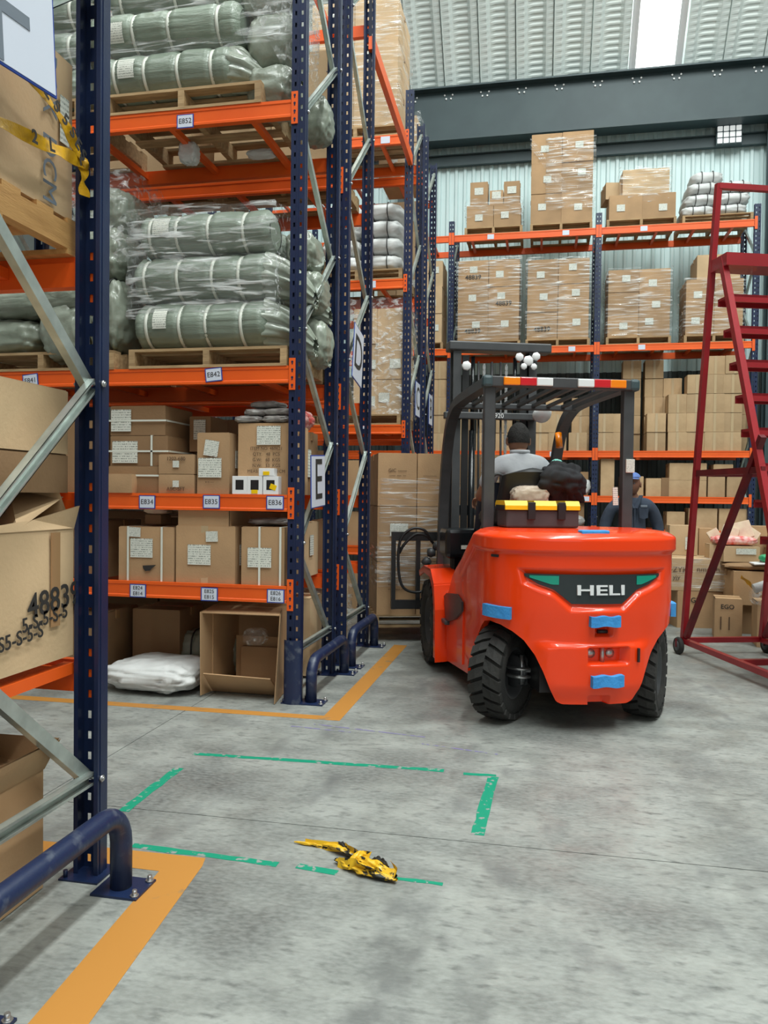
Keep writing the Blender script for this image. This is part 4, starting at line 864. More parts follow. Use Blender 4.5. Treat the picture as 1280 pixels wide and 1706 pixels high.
wrap(1.23, 2.01, WY + .02, WY + .60, z5 + .40, z5 + .97, 'film pulled over the single top carton right of the blue post', 'film', 23, .015)
pallet(2.74, BY + .45, z5, 'pallet under the white sacks on the top level of the far rack', w=1.08)
for r_ in range(3):
    for c_i in range(2):
        pillow('white_sack', 2.46 + .50 * c_i + .04 * r_, WY + .40, z5 + .125 + .185 * r_, .54, .74, .205, 'sack_white', 'white sack on the top pallet at the far right, %s layer, %s' % (ORD[r_], ('left', 'right')[c_i]), 'sack', 'white sacks at the far right', cords=2, seed=30 + r_ * 2 + c_i)
pillow('white_sack', 2.60, WY + .40, z5 + .125 + .555, .52, .6, .22, 'sack_white', 'single white sack on the very top of the far right pallet', 'sack', 'white sacks at the far right', cords=2, seed=40)
G = 'cartons on the middle pallets of the far rack'
def mid(x0, x1, rows, desc, text=None, seed=1, nfilm=.0, cols=3, mm='card'):
    pallet((x0 + x1) / 2, BY + .45, z4, 'pallet under ' + desc, w=x1 - x0 + .04)
    xs = [x0 + (x1 - x0) * i / (cols - 1) for i in range(cols)]
    stack(0, WY, .66, z4 + .125, xs, rows, desc, G, m=mm, text=text, paper=.85, rnd_=seed)
    wrap(x0 - .015, x1 + .015, WY - .015, WY + .68, z4 + .14 + nfilm, z4 + .125 + sum(rows) + .02, 'stretch film around ' + desc, 'film', seed + 50, .014)
mid(-1.45, -.40, (.46, .46, .46), 'the wrapped stack above the mast, printed 48839', {(0, 0), (1, 1), (2, 0)}, 1)
mid(-.27, .75, (.46, .46, .42), 'the wrapped stack left of the blue post, one carton printed 48839', {(0, 0)}, 2)
mid(1.05, 2.04, (.37, .37, .37), 'the wrapped stack right of the blue post', None, 3)
mid(2.28, 3.16, (.46, .44), 'the bulging stack behind the red ladder', None, 4)
carton(2.78, WY + .34, z4 + 1.03, .66, .6, .40, 'single carton on top of the bulging stack behind the red ladder', m='card_pale')
pallet(-2.2, BY + .45, z4, 'pallet at the left end of the far rack, mostly behind the end-on racks', w=1.0)
stack(0, WY, .7, z4 + .125, (-2.5, -2.1, -1.72), (.5, .46, .45), 'the left end of the far rack beside the end-on racks', 'cartons at the left end of the far rack')
# small cube cartons, third level
CUBE = carton_mesh(.295, .30, .295, 'card_small')
TP = MB().box(-.149, .149, -.022, .022, .295, .2965).box(-.02, .02, -.158, -.1565, .0, .29).mesh('packing_tape', 'tape_clear')
def column(x, n, base, desc, y=None, w=.295, start=0, m=None, hh=.30, dx=()):
    for i in range(n):
        o = put('cube_carton', CUBE, None, (x + (dx[i] if i < len(dx) else 0), (y or WY + .16) + random.uniform(-.012, .012), base + hh * i), (0, 0, R(random.uniform(-1.2, 1.2))), None, (w / .295, 1, (hh - .004) / .295))
        t = put('packing_tape', TP, o)
        tag(o, '%s cube carton %s' % (ORD[i] if n > 1 else 'single', desc), 'carton', 'small cube cartons on the far rack')
random.seed(11)
B3 = z3
cols3 = [(1.32, 2, 'in the second column right of the blue post'), (1.03, 2, 'in the column directly right of the blue post'),
         (1.86, 2, 'in the low column left of the big cube stack'), (2.19, 3, 'in the first column of the big cube stack'), (2.48, 4, 'in the second column of the big cube stack'),
         (2.76, 4, 'in the third column of the big cube stack'), (3.03, 4, 'in the fourth column of the big cube stack')]
for x, n, t in cols3: column(x, n, B3, t, hh=.312)
column(3.20, 3, B3, 'in the last column, beside the right upright', y=WY + .50, hh=.312)
column(2.76, 1, B3 + .312 * 4, 'standing on top of the third column of the big cube stack', hh=.30)
column(3.06, 1, B3 + .312 * 4, 'standing on top of the fourth column, behind the ladder', hh=.30)
column(1.86, 5, B3, 'in the tall rear column behind the low column', y=WY + .52, hh=.312)
column(1.50, 5, B3, 'in the rear column right of the blue post', y=WY + .52, hh=.312)
column(2.16, 4, B3, 'in the rear column behind the big stack', y=WY + .52, hh=.312)
for x, n, t, yy in ((-.02, 2, 'right of the driver, front column', .16), (.27, 2, 'near the right guard pillar, front column', .16), (.60, 1, 'at the left foot of the blue post', .16), (.22, 3, 'in the rear column right of the driver', .52), (.66, 3, 'in the rear column left of the blue post', .52),
                    (-.62, 2, 'seen past the left of the driver', .16), (-.95, 2, 'seen between the mast channels', .16), (-1.75, 5, 'at the left end, beside the end-on racks', .16), (-1.40, 3, 'just inside the first upright of the far rack', .4), (-.3, 1, 'behind the driver head', .5)):
    column(x, n, B3, t, y=WY + yy, hh=.312)
# second and first levels, floor
for i, (x, w, h, lv, t) in enumerate(((1.10, .22, .62, z2, 'narrow tall carton just right of the blue post on the shelf behind the man'), (1.50, .36, .33, z2, 'carton behind the head of the standing man'), (1.84, .24, .30, z2, 'first of two narrow cartons right of the standing man'), (2.03, .13, .31, z2, 'second of two narrow cartons right of the standing man'),
                                        (2.23, .29, .27, z2, 'lower carton of the left pair right of the man'), (2.52, .29, .27, z2, 'lower carton of the right pair right of the man'), (2.23, .29, .28, z2 + .272, 'upper carton of the left pair right of the man'), (2.52, .29, .28, z2 + .272, 'upper carton of the right pair right of the man'),
                                        (2.82, .26, .33, z2, 'carton behind the sloping red ladder leg'), (3.10, .24, .33, z2, 'carton between the ladder leg and the right upright'), (2.92, .3, .2, z2 + .335, 'small carton on the two cartons by the ladder'), (-1.2, .5, .4, z2, 'carton on the eye-level shelf behind the mast'), (-.5, .5, .4, z2, 'carton on the eye-level shelf behind the driver'),
                                        (.62, .34, .40, z2 - .0, 'dark carton at the left of the blue post behind the seat'), (.58, .3, .42, z1, 'shaded carton on the low shelf left of the blue post'), (2.20, .28, .30, z1, 'carton on the low shelf right of the standing man'), (2.62, .44, .36, z1, 'first wide carton behind the ladder foot'), (3.08, .42, .36, z1, 'second wide carton behind the ladder foot'), (-.9, .6, .4, z1, 'low shelf carton hidden behind the mast'))):
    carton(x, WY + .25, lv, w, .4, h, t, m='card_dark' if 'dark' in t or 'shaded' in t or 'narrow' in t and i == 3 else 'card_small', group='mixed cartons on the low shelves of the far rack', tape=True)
pillow('white_bag', .66, WY + .14, z2, .36, .26, .30, 'sack_white', 'bulging white plastic bag above the orange beam left of the blue post', 'bag', None, cords=0, seed=3)
pillow('film_pack', .50, WY + .10, z1 + .02, .5, .3, .2, 'grey_pack', 'grey film pack on the low shelf beside the toolbox', 'pack', None, cords=0, seed=6)
# ---------------------------------------------------------------- forklift
FA = R(18); FO = Vector((.218, 4.963, 0))
fk = empty('forklift', FO, 'orange-red electric counterweight forklift seen from behind, with HELI on its black rear panel', 'forklift', None, FA)
PC = [(-.575, .64), (-.583, .45), (-.588, .25), (-.590, .05), (-.580, -.08), (-.545, -.18), (-.49, -.25), (-.41, -.305), (-.31, -.345), (-.20, -.372), (-.10, -.388), (0, -.393)]
PC = PC + [(-x, y) for x, y in PC[-2::-1]]
_f = []
for i in range(len(PC) - 1):
    p0, p1, p2, p3 = [Vector(PC[max(0, min(len(PC) - 1, i + j))]) for j in (-1, 0, 1, 2)]
    for k_ in range(6):
        t = k_ / 6; q = .5 * ((2 * p1) + (-p0 + p2) * t + (2 * p0 - 5 * p1 + 4 * p2 - p3) * t * t + (-p0 + 3 * p1 - 3 * p2 + p3) * t ** 3); _f.append((q.x, q.y))
PC = _f + [PC[-1]]
LEN = [0]
for a, b in zip(PC, PC[1:]): LEN.append(LEN[-1] + math.dist(a, b))
def pc(t):        # point and outward normal on the plan outline, t in 0..1
    s = t * LEN[-1]
    for i in range(len(PC) - 1):
        if LEN[i + 1] >= s or i == len(PC) - 2:
            k = (s - LEN[i]) / (LEN[i + 1] - LEN[i]); a, b = PC[i], PC[i + 1]; break
    def nr(j):
        a_, b_ = PC[max(j - 1, 0)], PC[min(j + 1, len(PC) - 1)]; d = Vector((b_[0] - a_[0], b_[1] - a_[1])).normalized(); return Vector((d.y, -d.x))
    n = nr(i).lerp(nr(i + 1), k).normalized()
    return Vector((a[0] + (b[0] - a[0]) * k, a[1] + (b[1] - a[1]) * k)), n
def ysurf(x):
    x = max(-.545, min(.545, x)); P_ = [p for p in PC if p[1] < -.15]
    for a, b in zip(P_, P_[1:]):
        if a[0] <= x <= b[0]: return a[1] + (b[1] - a[1]) * (x - a[0]) / (b[0] - a[0])
    return P_[0][1]
ARCH = [(0, .175), (.20, .175), (.235, .19), (.27, .26), (.31, .36), (.36, .455), (.43, .54), (.50, .585), (.58, .615), (.68, .625), (.76, .61), (.84, .565), (.92, .50), (.99, .42), (1.04, .30), (1.08, .20), (1.40, .18)]
def zlow(s):      # arc distance from the rear centre -> lower edge height
    s = abs(s)
    for a, b in zip(ARCH, ARCH[1:]):
        if a[0] <= s <= b[0]: return a[1] + (b[1] - a[1]) * (s - a[0]) / (b[0] - a[0])
    return ARCH[-1][1]
PIN = [(-.41, .925), (.41, .925), (.41, .912), (.33, .865), (.25, .838), (.15, .757), (-.15, .757), (-.25, .838), (-.33, .865), (-.41, .912)]
POUT = [(-.455, .962), (.455, .962), (.43, .86), (.345, .825), (.27, .80), (.165, .708), (-.165, .708), (-.27, .80), (-.345, .825), (-.43, .86)]
def sd(p, poly):          # >0 inside
    x, z = p; ins = False; dm = 9
    for (x0, z0), (x1, z1) in zip(poly, poly[1:] + poly[:1]):
        if (z0 > z) != (z1 > z) and x < (x1 - x0) * (z - z0) / (z1 - z0) + x0: ins = not ins
        dx, dz = x1 - x0, z1 - z0; t = max(0, min(1, ((x - x0) * dx + (z - z0) * dz) / (dx * dx + dz * dz))); dm = min(dm, math.hypot(x - x0 - t * dx, z - z0 - t * dz))
    return dm if ins else -dm
def sstep(a, b, x): t = max(0, min(1, (x - a) / (b - a))); return t * t * (3 - 2 * t)
def cw(u, v):
    s = (u - .5) * LEN[-1]; p, n = pc(u); zl = zlow(s); ztop = 1.165 - .50 * max(0, p.y - .17)
    z = zl + (ztop - zl) * v
    off = 0
    zz_ = z + 1.165 - ztop; off += .022 * sstep(1.035, 1.065, zz_) - .055 * sstep(1.115, 1.175, zz_) ** 2     # rolled lip round the top
    off -= .030 * (1 - sstep(.17, .30, z)) + .012 * (1 - sstep(.5, .75, z))
    if abs(p.x) < .40 and p.y < 0:
        off += .022 * (1 - sstep(.505, .535, z)) * (1 - sstep(.27, .38, abs(p.x)))
        off -= .07 * sstep(0, .006, min(z - .41, .505 - z)) * sstep(0, .006, min(p.x + .06, .19 - p.x))
        off -= .05 * sstep(0, .006, min(z - .565, .63 - z)) * sstep(0, .006, min(p.x + .01, .09 - p.x))
        off -= .06 * sstep(0, .006, min(z - .1, .225 - z)) * sstep(0, .006, min(p.x + .05, .08 - p.x))
    if p.y < 0: off -= .028 * sstep(0, .035, sd((p.x, z), POUT))
    q = p + n * off
    return (q.x, q.y, z)
m = MB().grid(cw, 260, 110)
# top deck, rolling over from the lip
def deck(u, v):
    p, n = pc(u); b = Vector(cw(u, 1)[:2]); ctr = Vector((0, .35)); q = b.lerp(Vector((b.x * .2, .62)) if b.y > .3 else Vector((b.x * .15, .45)), v ** 1.0)
    return (q.x, q.y, cw(u, 1)[2] + .012 * math.sin(min(1, v * 5) * math.pi / 2))
m.grid(deck, 120, 10)
m.grid(lambda u, v: (cw(u, 0)[0] * (1 - .08 * v), cw(u, 0)[1] * (1 - .06 * v) + .02 * v, cw(u, 0)[2] + .005 * v), 200, 3)
cwo = m.build('counterweight', 'fork_orange', fk)
MB().box(-.20, .20, -.20, .45, .30, .62).box(-.42, .42, -.15, 1.1, .66, .86).box(-.42, .42, .45, 1.1, .2, .66).box(-.35, .35, .1, .9, .86, 1.12).box(-.30, .30, -.26, 1.9, .22, .5).build('chassis', 'black_plastic', fk)
def conf(name, cols, off, th, mt, parent=None, n=40, x0=None, x1=None, zt=None, zb=None, label=None):
    m = MB(); vs = []
    for i in range(n + 1):
        x = x0 + (x1 - x0) * i / n; y = ysurf(x)
        for z in (zb(x), zt(x)): vs += [(x, y + off, z), (x, y + off + th, z)]
    fs = []
    for i in range(n):
        a = 4 * i; b = a + 4
        fs += [(a, b, b + 2, a + 2), (a + 1, a + 3, b + 3, b + 1), (a + 2, b + 2, b + 3, a + 3), (a, a + 1, b + 1, b)]
    fs += [(0, 2, 3, 1), (4 * n, 4 * n + 1, 4 * n + 3, 4 * n + 2)]
    return m.add(vs, fs).build(name, mt, parent or fk, label=label)
def lerp_tab(tab, x):
    for a, b in zip(tab, tab[1:]):
        if a[0] <= x <= b[0]: return a[1] + (b[1] - a[1]) * (x - a[0]) / (b[0] - a[0])
    return tab[-1][1] if x > tab[-1][0] else tab[0][1]
BT = [(-.41, .912), (-.33, .865), (-.25, .838), (-.15, .757), (.15, .757), (.25, .838), (.33, .865), (.41, .912)]
rp = conf('rear_panel', None, .016, .02, 'panel_dark', x0=-.41, x1=.41, zt=lambda x: .926, zb=lambda x: lerp_tab(BT, x), n=60)
for s, (xa, xb) in ((-1, (-.385, -.225)), (1, (.245, .385))):
    far, near = (xa, xb) if s < 0 else (xb, xa)
    conf('green_lens', None, .012, .01, 'lens_green', rp, x0=xa, x1=xb, zt=lambda x: .917, zb=lambda x: .917 - .050 * min(1, abs(x - far) / abs(near - far) + .25), n=10, label='green rear lamp lens')
tm = text_mesh('HELI', .108, 'white_paint', .003, bold=.0018).copy()
xs_ = [v.co.x for v in tm.vertices]; sc_ = .285 / (max(xs_) - min(xs_)); ys_ = [v.co.y for v in tm.vertices]; yc = (max(ys_) + min(ys_)) / 2; zs = .058 / (max(ys_) - min(ys_))
for v in tm.vertices:
    x, y, z = v.co; X = x * sc_ + .02; v.co = (X, ysurf(X) + .010 - z * 1.5, .838 + (y - yc) * zs)
put('brand_lettering', tm, rp)
for L_ in range(0): pass
MB().tube([(.045, -.345, .405), (.045, -.345, .51)], .013, 10).build('tow_pin', 'steel', fk)
for x in (-.022, .095): MB().lathe([(.001, 0), (.026, 0), (.026, .018), (.001, .018)], 16, Matrix.Translation((x, -.34, .465)) @ Matrix.Rotation(R(90), 4, 'Z')).build('hex_bolt', 'steel', fk)
MB().tube([(.01, -.352, .595), (.07, -.352, .595)], .012, 8).build('rubber_plug', 'black_plastic', fk)
MB().box(.245, .257, -.388, -.36, .42, .50).build('side_grip', 'black_plastic', fk)
# blue foam protectors
for (x0, x1, z0, z1, off) in ((-.055, .125, .632, .690, -.034), (-.045, .145, .288, .352, -.05), ):
    conf('foam_pad', None, off, .045, 'foam_blue', x0=x0, x1=x1, zt=lambda x: z1 + .004 * math.sin(x * 60), zb=lambda x: z0 + .004 * math.sin(x * 47), n=12, label='blue foam protective pad')
MB().rbox(-.10, .07, -.37, -.30, 1.148, 1.182, .008).build('foam_pad', 'foam_blue', fk, label='blue foam pad on the top lip')
def cpad(t0, t1, z0, z1):
    m = MB(); vs = []
    for i in range(9):
        t = t0 + (t1 - t0) * i / 8; p, n = pc(t)
        for e in (.0, .03):
            for z in (z0, z1): vs.append(((p + n * e).x, (p + n * e).y, z))
    fs = []
    for i in range(8):
        a = 4 * i; b = a + 4; fs += [(a, a + 1, b + 1, b), (a + 2, b + 2, b + 3, a + 3), (a + 1, a + 3, b + 3, b + 1), (a, b, b + 2, a + 2)]
    fs += [(0, 2, 3, 1), (32, 33, 35, 34)]
    m.add(vs, fs).build('foam_pad', 'foam_blue', fk, label='blue foam pad on the rear corner')
def tt(s): return .5 + s / LEN[-1]
cpad(tt(-.71), tt(-.50), .655, .725); cpad(tt(.62), tt(.78), .65, .73)
MB().rbox(-.03, .03, -.006, .004, -.008, .008, .003).build('keyhole_cover', 'black_plastic', fk, (-.555, -.168, 1.02), (0, 0, R(-60)))
# lower body sides, step, kick plate
for s in (-1, 1):
    side = [(.46, .17), (1.45, .08), (1.45, .40), (1.12, .41), (.62, .50), (.50, .50), (.46, .40)]
    MB().prism(side, s * .53, s * .565, 'x').build('side_panel', 'fork_orange', fk)
    hood = [(.60, .20), (.60, .955), (.71, .91), (.86, .84), (.97, .776), (1.12, .624), (1.16, .50), (1.16, .20)]
    MB().prism(hood, s * .50, s * .575, 'x').build('battery_cover_side', 'fork_orange', fk)
    MB().rbox(min(s * .45, s * .61), max(s * .45, s * .61), 1.05, 1.50, .40, .43, .006).build('step_plate', 'grey_black', fk)
    MB().prism([(.57, .64), (.57, .575), (.79, .485), (1.12, .41), (1.20, .60), (1.10, .635), (.75, .672)], s * .577, s * .592, 'x').build('kick_plate', 'panel_dark', fk)
q = put('side_lettering', text_mesh('合力锂电', .115, 'white_paint', .001), fk, (-.568, .93, .27)); q.rotation_euler = (R(90), 0, R(-90)); q.scale = (1.15, 1, 1)
MB().box(-.50, .50, .60, 1.9, .42, .47).build('floor_plate', 'black_plastic', fk)
MB().rbox(-.38, .38, .45, .98, .80, 1.165, .03).build('battery_cover', 'black_plastic', fk)
# fenders over the front wheels
for s in (-1, 1):
    path = [(1.98, .735), (1.74, .80), (1.42, .80), (1.27, .70), (1.21, .52), (1.19, .12)]
    m = MB(); a, b = (s * .66, s * .47); vs = []
    for (y, z) in path:
        vs += [(a, y, z - .012), (b, y, z + .0), (b, y - .012, z - .015), (a, y - .012, z - .03)]
    fs = []
    for i in range(len(path) - 1):
        o = 4 * i; fs += [(o + k, o + (k + 1) % 4, o + 4 + (k + 1) % 4, o + 4 + k) for k in range(4)]
    fs += [(0, 1, 2, 3), (20, 21, 22, 23)]
    m.add(vs, fs)
    m.prism([(1.98, .72), (1.74, .785), (1.42, .785), (1.28, .69), (1.22, .52), (1.20, .12), (1.25, .12), (1.27, .50), (1.33, .64), (1.46, .72), (1.74, .73), (1.95, .68)], s * .66, s * .645, 'x')
    m.build('front_fender', 'fork_orange', fk)
# wheels
def wheel(r, w, name, loc, rz, lug=24, rim_r=.17):
    wh = empty(name, loc, rz=rz); wh.parent = fk
    k = ('wh', r, w)
    if k not in BM:
        h = w / 2
        tire = MB().lathe([(rim_r, -h * .8), (rim_r + .03, -h), (r - .07, -h * 1.02), (r - .03, -h * .92), (r - .022, -h * .5), (r - .022, h * .5), (r - .03, h * .92), (r - .07, h * 1.02), (rim_r + .03, h), (rim_r, h * .8)], 48).mesh('tire', 'rubber')
        rim = MB(); rim.lathe([(rim_r + .002, -h * .82), (rim_r - .012, -h * .80), (rim_r - .02, -h * .45), (.10, -h * .30), (.095, -h * .6), (.04, -h * .62), (.001, -h * .62)], 40)
        rim.lathe([(rim_r + .002, h * .82), (rim_r - .012, h * .80), (rim_r - .02, h * .2), (.10, h * .1), (.001, h * .1)], 40); rim = rim.mesh('rim', 'grey_black')
        nut = MB()
        for i in range(8):
            t = i * math.pi / 4; nut.lathe([(.001, 0), (.012, 0), (.012, .03), (.001, .03)], 6, Matrix.Translation((-h * .38 - .02, .125 * math.cos(t), .125 * math.sin(t))))
        nut = nut.mesh('wheel_nuts', 'steel')
        a = 2 * math.pi / lug; lg = MB(); vs = []
        for (x, da) in ((-h * 1.02, -.42), (-h * .5, -.10), (0, .16)):
            for e in (-.36, .36):
                t = (da + e) * a
                for rr in ((r - .045 if abs(x) > h * .9 else r - .03), (r - .012 if abs(x) > h * .9 else r)): vs.append((x, rr * math.sin(t), rr * math.cos(t)))
        fs = []
        for i in range(2):
            o = 4 * i; n_ = o + 4; fs += [(o, n_, n_ + 1, o + 1), (o + 2, o + 3, n_ + 3, n_ + 2), (o + 1, n_ + 1, n_ + 3, o + 3), (o, o + 2, n_ + 2, n_)]
        fs += [(0, 1, 3, 2), (8, 10, 11, 9)]
        lg.add(vs, fs); lg = lg.mesh('tread_lug', 'rubber'); lg2 = MB().add([(-x, y, z) for x, y, z in vs], fs).mesh('tread_lug', 'rubber')
        BM[k] = (tire, rim, nut, lg, lg2)
    t_, rm, nt_, l1, l2 = BM[k]
    put('tire', t_, wh); put('rim', rm, wh); put('wheel_nuts', nt_, wh)
    for i in range(lug):
        put('tread_lug', l1, wh, (0, 0, 0), (i * 2 * math.pi / lug, 0, 0)); put('tread_lug', l2, wh, (0, 0, 0), ((i + .5) * 2 * math.pi / lug, 0, 0))
    return wh
wheel(.29, .20, 'rear_wheel', (-.45, .0, .29), R(-40), 22, .155)
wheel(.29, .20, 'rear_wheel', (.47, .0, .29), R(-34), 22, .155)
wheel(.345, .22, 'front_wheel', (-.545, 1.60, .345), 0, 24, .19)
wheel(.345, .22, 'front_wheel', (.545, 1.60, .345), 0, 24, .19)
ax = MB().tube([(-.36, .02, .30), (.36, .02, .30)], .045, 12).box(-.30, .30, -.05, .09, .24, .36).lathe([(.001, -.03), (.10, -.03), (.10, .0), (.075, .0), (.075, .03), (.10, .03), (.10, .055), (.001, .055)], 20, Matrix.Translation((-.36, .02, .29)) @ Matrix.Rotation(R(30), 4, 'Z')).build('steering_axle', 'grey_black', fk)
MB().tube([(-.33, -.07, .31), (.33, -.07, .31)], .014, 10).lathe([(.001, -.012), (.085, -.012), (.085, .0), (.001, .0)], 20, Matrix.Translation((-.345, -.02, .315)) @ Matrix.Rotation(R(90), 4, 'Y')).lathe([(.001, -.012), (.085, -.012), (.085, .0), (.001, .0)], 20, Matrix.Translation((-.345, -.02, .265)) @ Matrix.Rotation(R(90), 4, 'Y')).tube([(-.345, -.05, .22), (-.345, -.05, .40)], .014, 8).build('tie_rod', 'steel', fk)
# overhead guard
gd = empty('overhead_guard', (0, 0, 0)); gd.parent = fk
PW, PD = .075, .05
for s, n in ((-1, 'rear'), (1, 'rear')):
    MB().rbox(s * .475 - PW / 2, s * .475 + PW / 2, .31, .37, 1.16, 2.12, .008).build('rear_pillar', 'grey_black', gd)
for s in (-1, 1):
    pts = [(s * .475, .30, 2.125), (s * .475, 1.15, 2.105), (s * .475, 1.42, 2.06), (s * .475, 1.62, 1.93), (s * .475, 1.76, 1.68), (s * .475, 1.86, 1.30), (s * .475, 1.92, .78)]
    fine = []
    for i in range(len(pts) - 1):
        for k_ in range(6):
            t = k_ / 6; p0, p1, p2, p3 = [Vector(pts[max(0, min(len(pts) - 1, i + j))]) for j in (-1, 0, 1, 2)]
            fine.append(.5 * ((2 * p1) + (-p0 + p2) * t + (2 * p0 - 5 * p1 + 4 * p2 - p3) * t * t + (-p0 + 3 * p1 - 3 * p2 + p3) * t ** 3))
    fine.append(Vector(pts[-1])); vs = []; fs = []
    for i, p in enumerate(fine):
        d = (fine[min(i + 1, len(fine) - 1)] - fine[max(i - 1, 0)]).normalized(); nrm = Vector((0, -d.z, d.y))
        for a, b in ((-1, -1), (1, -1), (1, 1), (-1, 1)): vs.append(p + Vector((a * .04, 0, 0)) + nrm * b * .032)
    for i in range(len(fine) - 1):
        for k_ in range(4): fs.append((4 * i + k_, 4 * i + (k_ + 1) % 4, 4 * i + 4 + (k_ + 1) % 4, 4 * i + 4 + k_))
    fs += [(0, 1, 2, 3), tuple(4 * (len(fine) - 1) + k_ for k_ in (3, 2, 1, 0))]
    MB().add(vs, fs).build('side_rail', 'grey_black', gd)
MB().rbox(-.475, .475, .275, .335, 2.085, 2.155, .008).build('rear_crossbar', 'grey_black', gd)
for s in (-1, 1): MB().rbox(s * .50 - .035, s * .50 + .035, .268, .345, 2.08, 2.16, .02).build('end_cap', 'steel_dark', gd)
MB().rbox(-.475, .475, 1.28, 1.34, 2.055, 2.10, .008).build('front_crossbar', 'grey_black', gd)
for i in range(7):
    x = -.36 + .12 * i; MB().bar((x, .32, 2.115), (x, 1.31, 2.085), .03, .022).build('roof_bar', 'grey_black', gd)
for x, mt_ in ((-.345, 'lamp_amber'), (-.235, 'lamp_red'), (-.125, 'lamp_white'), (.155, 'lamp_white'), (.265, 'lamp_red'), (.375, 'lamp_amber')):
    MB().rbox(x - .055, x + .055, .255, .278, 2.095, 2.148, .006).build('rear_lamp', mt_, gd)
MB().rbox(.455, .515, .296, .3095, 1.54, 1.63, .003).build('warning_label', 'paper', gd); MB().box(.44, .475, .300, .3085, 1.30, 1.42, Matrix.Rotation(R(-3), 4, 'Y')).build('warning_label', 'paper', gd)
# mast, carriage, cylinders
ma = empty('mast', (0, 2.08, 0)); ma.parent = fk
for s in (-1, 1):
    MB().box(s * .34 - .035, s * .34 + .035, -.07, -.055, .12, 2.66).box(s * .34 - .006, s * .34 + .006, -.055, .055, .12, 2.66).box(s * .34 - .035, s * .34 + .035, .055, .07, .12, 2.66).build('outer_channel', 'grey_black', ma)
    MB().box(s * .26 - .03, s * .26 + .03, -.05, -.036, .15, 2.60).box(s * .26 - .006, s * .26 + .006, -.036, .05, .15, 2.60).build('inner_channel', 'black_plastic', ma)
    MB().tube([(s * .19, -.02, .2), (s * .19, -.02, 1.95)], .030, 12).tube([(s * .19, -.02, 1.95), (s * .19, -.02, 2.60)], .018, 12).build('lift_cylinder', 'black_gloss', ma)
    MB().tube([(s * .47, -.10, .62), (s * .42, -.55, .50)], .038, 12).build('tilt_cylinder', 'black_gloss', ma)
cm = MB()
for i in range(46):
    z = .55 + i * .043; cm.box(-.012, .012, -.006, .006, z, z + .034).box(-.006, .006, -.009, .009, z + .03, z + .048)
for x in (-.10, .10): cm.build('lift_chain', 'steel', ma, (x, -.06, 0))
for x, r_ in ((-.15, .010), (-.03, .012), (.05, .010)): MB().tube([(x, -.07, .5), (x + .01, -.08, 1.3), (x, -.06, 2.55)], r_, 8).build('mast_hose', 'black_plastic', ma)
MB().rbox(-.42, .50, -.10, .07, 2.64, 2.72, .012).build('top_crosshead', 'grey_black', ma)
for i, (x, z, rr) in enumerate(((.28, 2.56, .055), (.20, 2.59, .045), (.35, 2.60, .045), (.24, 2.51, .035), (.33, 2.51, .035), (-.27, 2.50, .05))):
    MB().lathe([(.001, -.012), (rr * .7, -.012), (rr * .85, -.006), (rr * .85, .006), (rr * .7, .012), (.001, .012)], 7, Matrix.Translation((x, -.12, z)) @ Matrix.Rotation(R(90), 4, 'Z')).build('sheave_cover', 'white_paint', ma)
cb = MB().rbox(-.46, .36, -.14, -.07, 2.04, 2.10, .008).build('mast_crossbar', 'grey_black', ma)
put('bar_lettering', text_mesh('920', .055, 'white_paint', .001), cb, (.02, -.143, 2.07), (R(90), 0, 0))
for z in (.35, 1.2): MB().box(-.34, .34, .0, .05, z, z + .09).build('mast_crossbar', 'grey_black', ma)
wl = MB(); wl.lathe([(.001, .0), (.07, .0), (.085, .03), (.06, .07), (.001, .09)], 18, Matrix.Rotation(R(90), 4, 'Z')); wl.build('work_lamp', 'lamp_white', ma, (.36, -.30, 2.06), (R(40), 0, 0))
ca = empty('fork_carriage', (0, 2.30, 0)); ca.parent = fk
MB().box(-.86, .80, -.02, .03, .96, 1.04).box(-.86, .80, -.02, .03, .34, .42).build('carriage_bar', 'black_plastic', ca)
for x in (-.845, -.62, .62, .785): MB().box(x - .018, x + .018, -.03, .03, .34, 1.04).build('carriage_upright', 'black_plastic', ca)
for s in (-1, 1): MB().box(s * .30 - .05, s * .30 + .05, .05, .085, .12, .95).box(s * .30 - .05, s * .30 + .05, .085, 1.15, .12, .155).build('fork', 'black_plastic', ca)
def loop(pts, r_=.013): 
    P_ = [Vector(p) for p in pts]; f = []
    for i in range(len(P_) - 1):
        for k_ in range(6):
            t = k_ / 6; p0, p1, p2, p3 = [P_[max(0, min(len(P_) - 1, i + j))] for j in (-1, 0, 1, 2)]
            f.append(.5 * ((2 * p1) + (-p0 + p2) * t + (2 * p0 - 5 * p1 + 4 * p2 - p3) * t * t + (-p0 + 3 * p1 - 3 * p2 + p3) * t ** 3))
    f.append(P_[-1]); return MB().tube(f, r_, 8)
loop([(-.50, -.06, .95), (-.58, -.10, 1.06), (-.70, -.10, 1.07), (-.80, -.10, .96), (-.81, -.10, .70), (-.76, -.10, .54), (-.62, -.08, .50), (-.50, -.06, .56)]).build('hydraulic_hose', 'black_plastic', ca)
loop([(-.48, -.05, .93), (-.56, -.08, 1.01), (-.66, -.08, 1.02), (-.76, -.08, .93), (-.80, -.06, .85)]).build('hydraulic_hose', 'black_plastic', ca)
for i, (x, z) in enumerate(((-.52, .86), (-.56, .78), (-.50, .70), (-.46, .92))): MB().lathe([(.001, -.03), (.035, -.03), (.045, 0), (.03, .04), (.001, .04)], 10, Matrix.Translation((x, -.10, z)) @ Matrix.Rotation(R(40 * i), 4, 'Y')).build('hydraulic_valve', 'grey_black', ca)
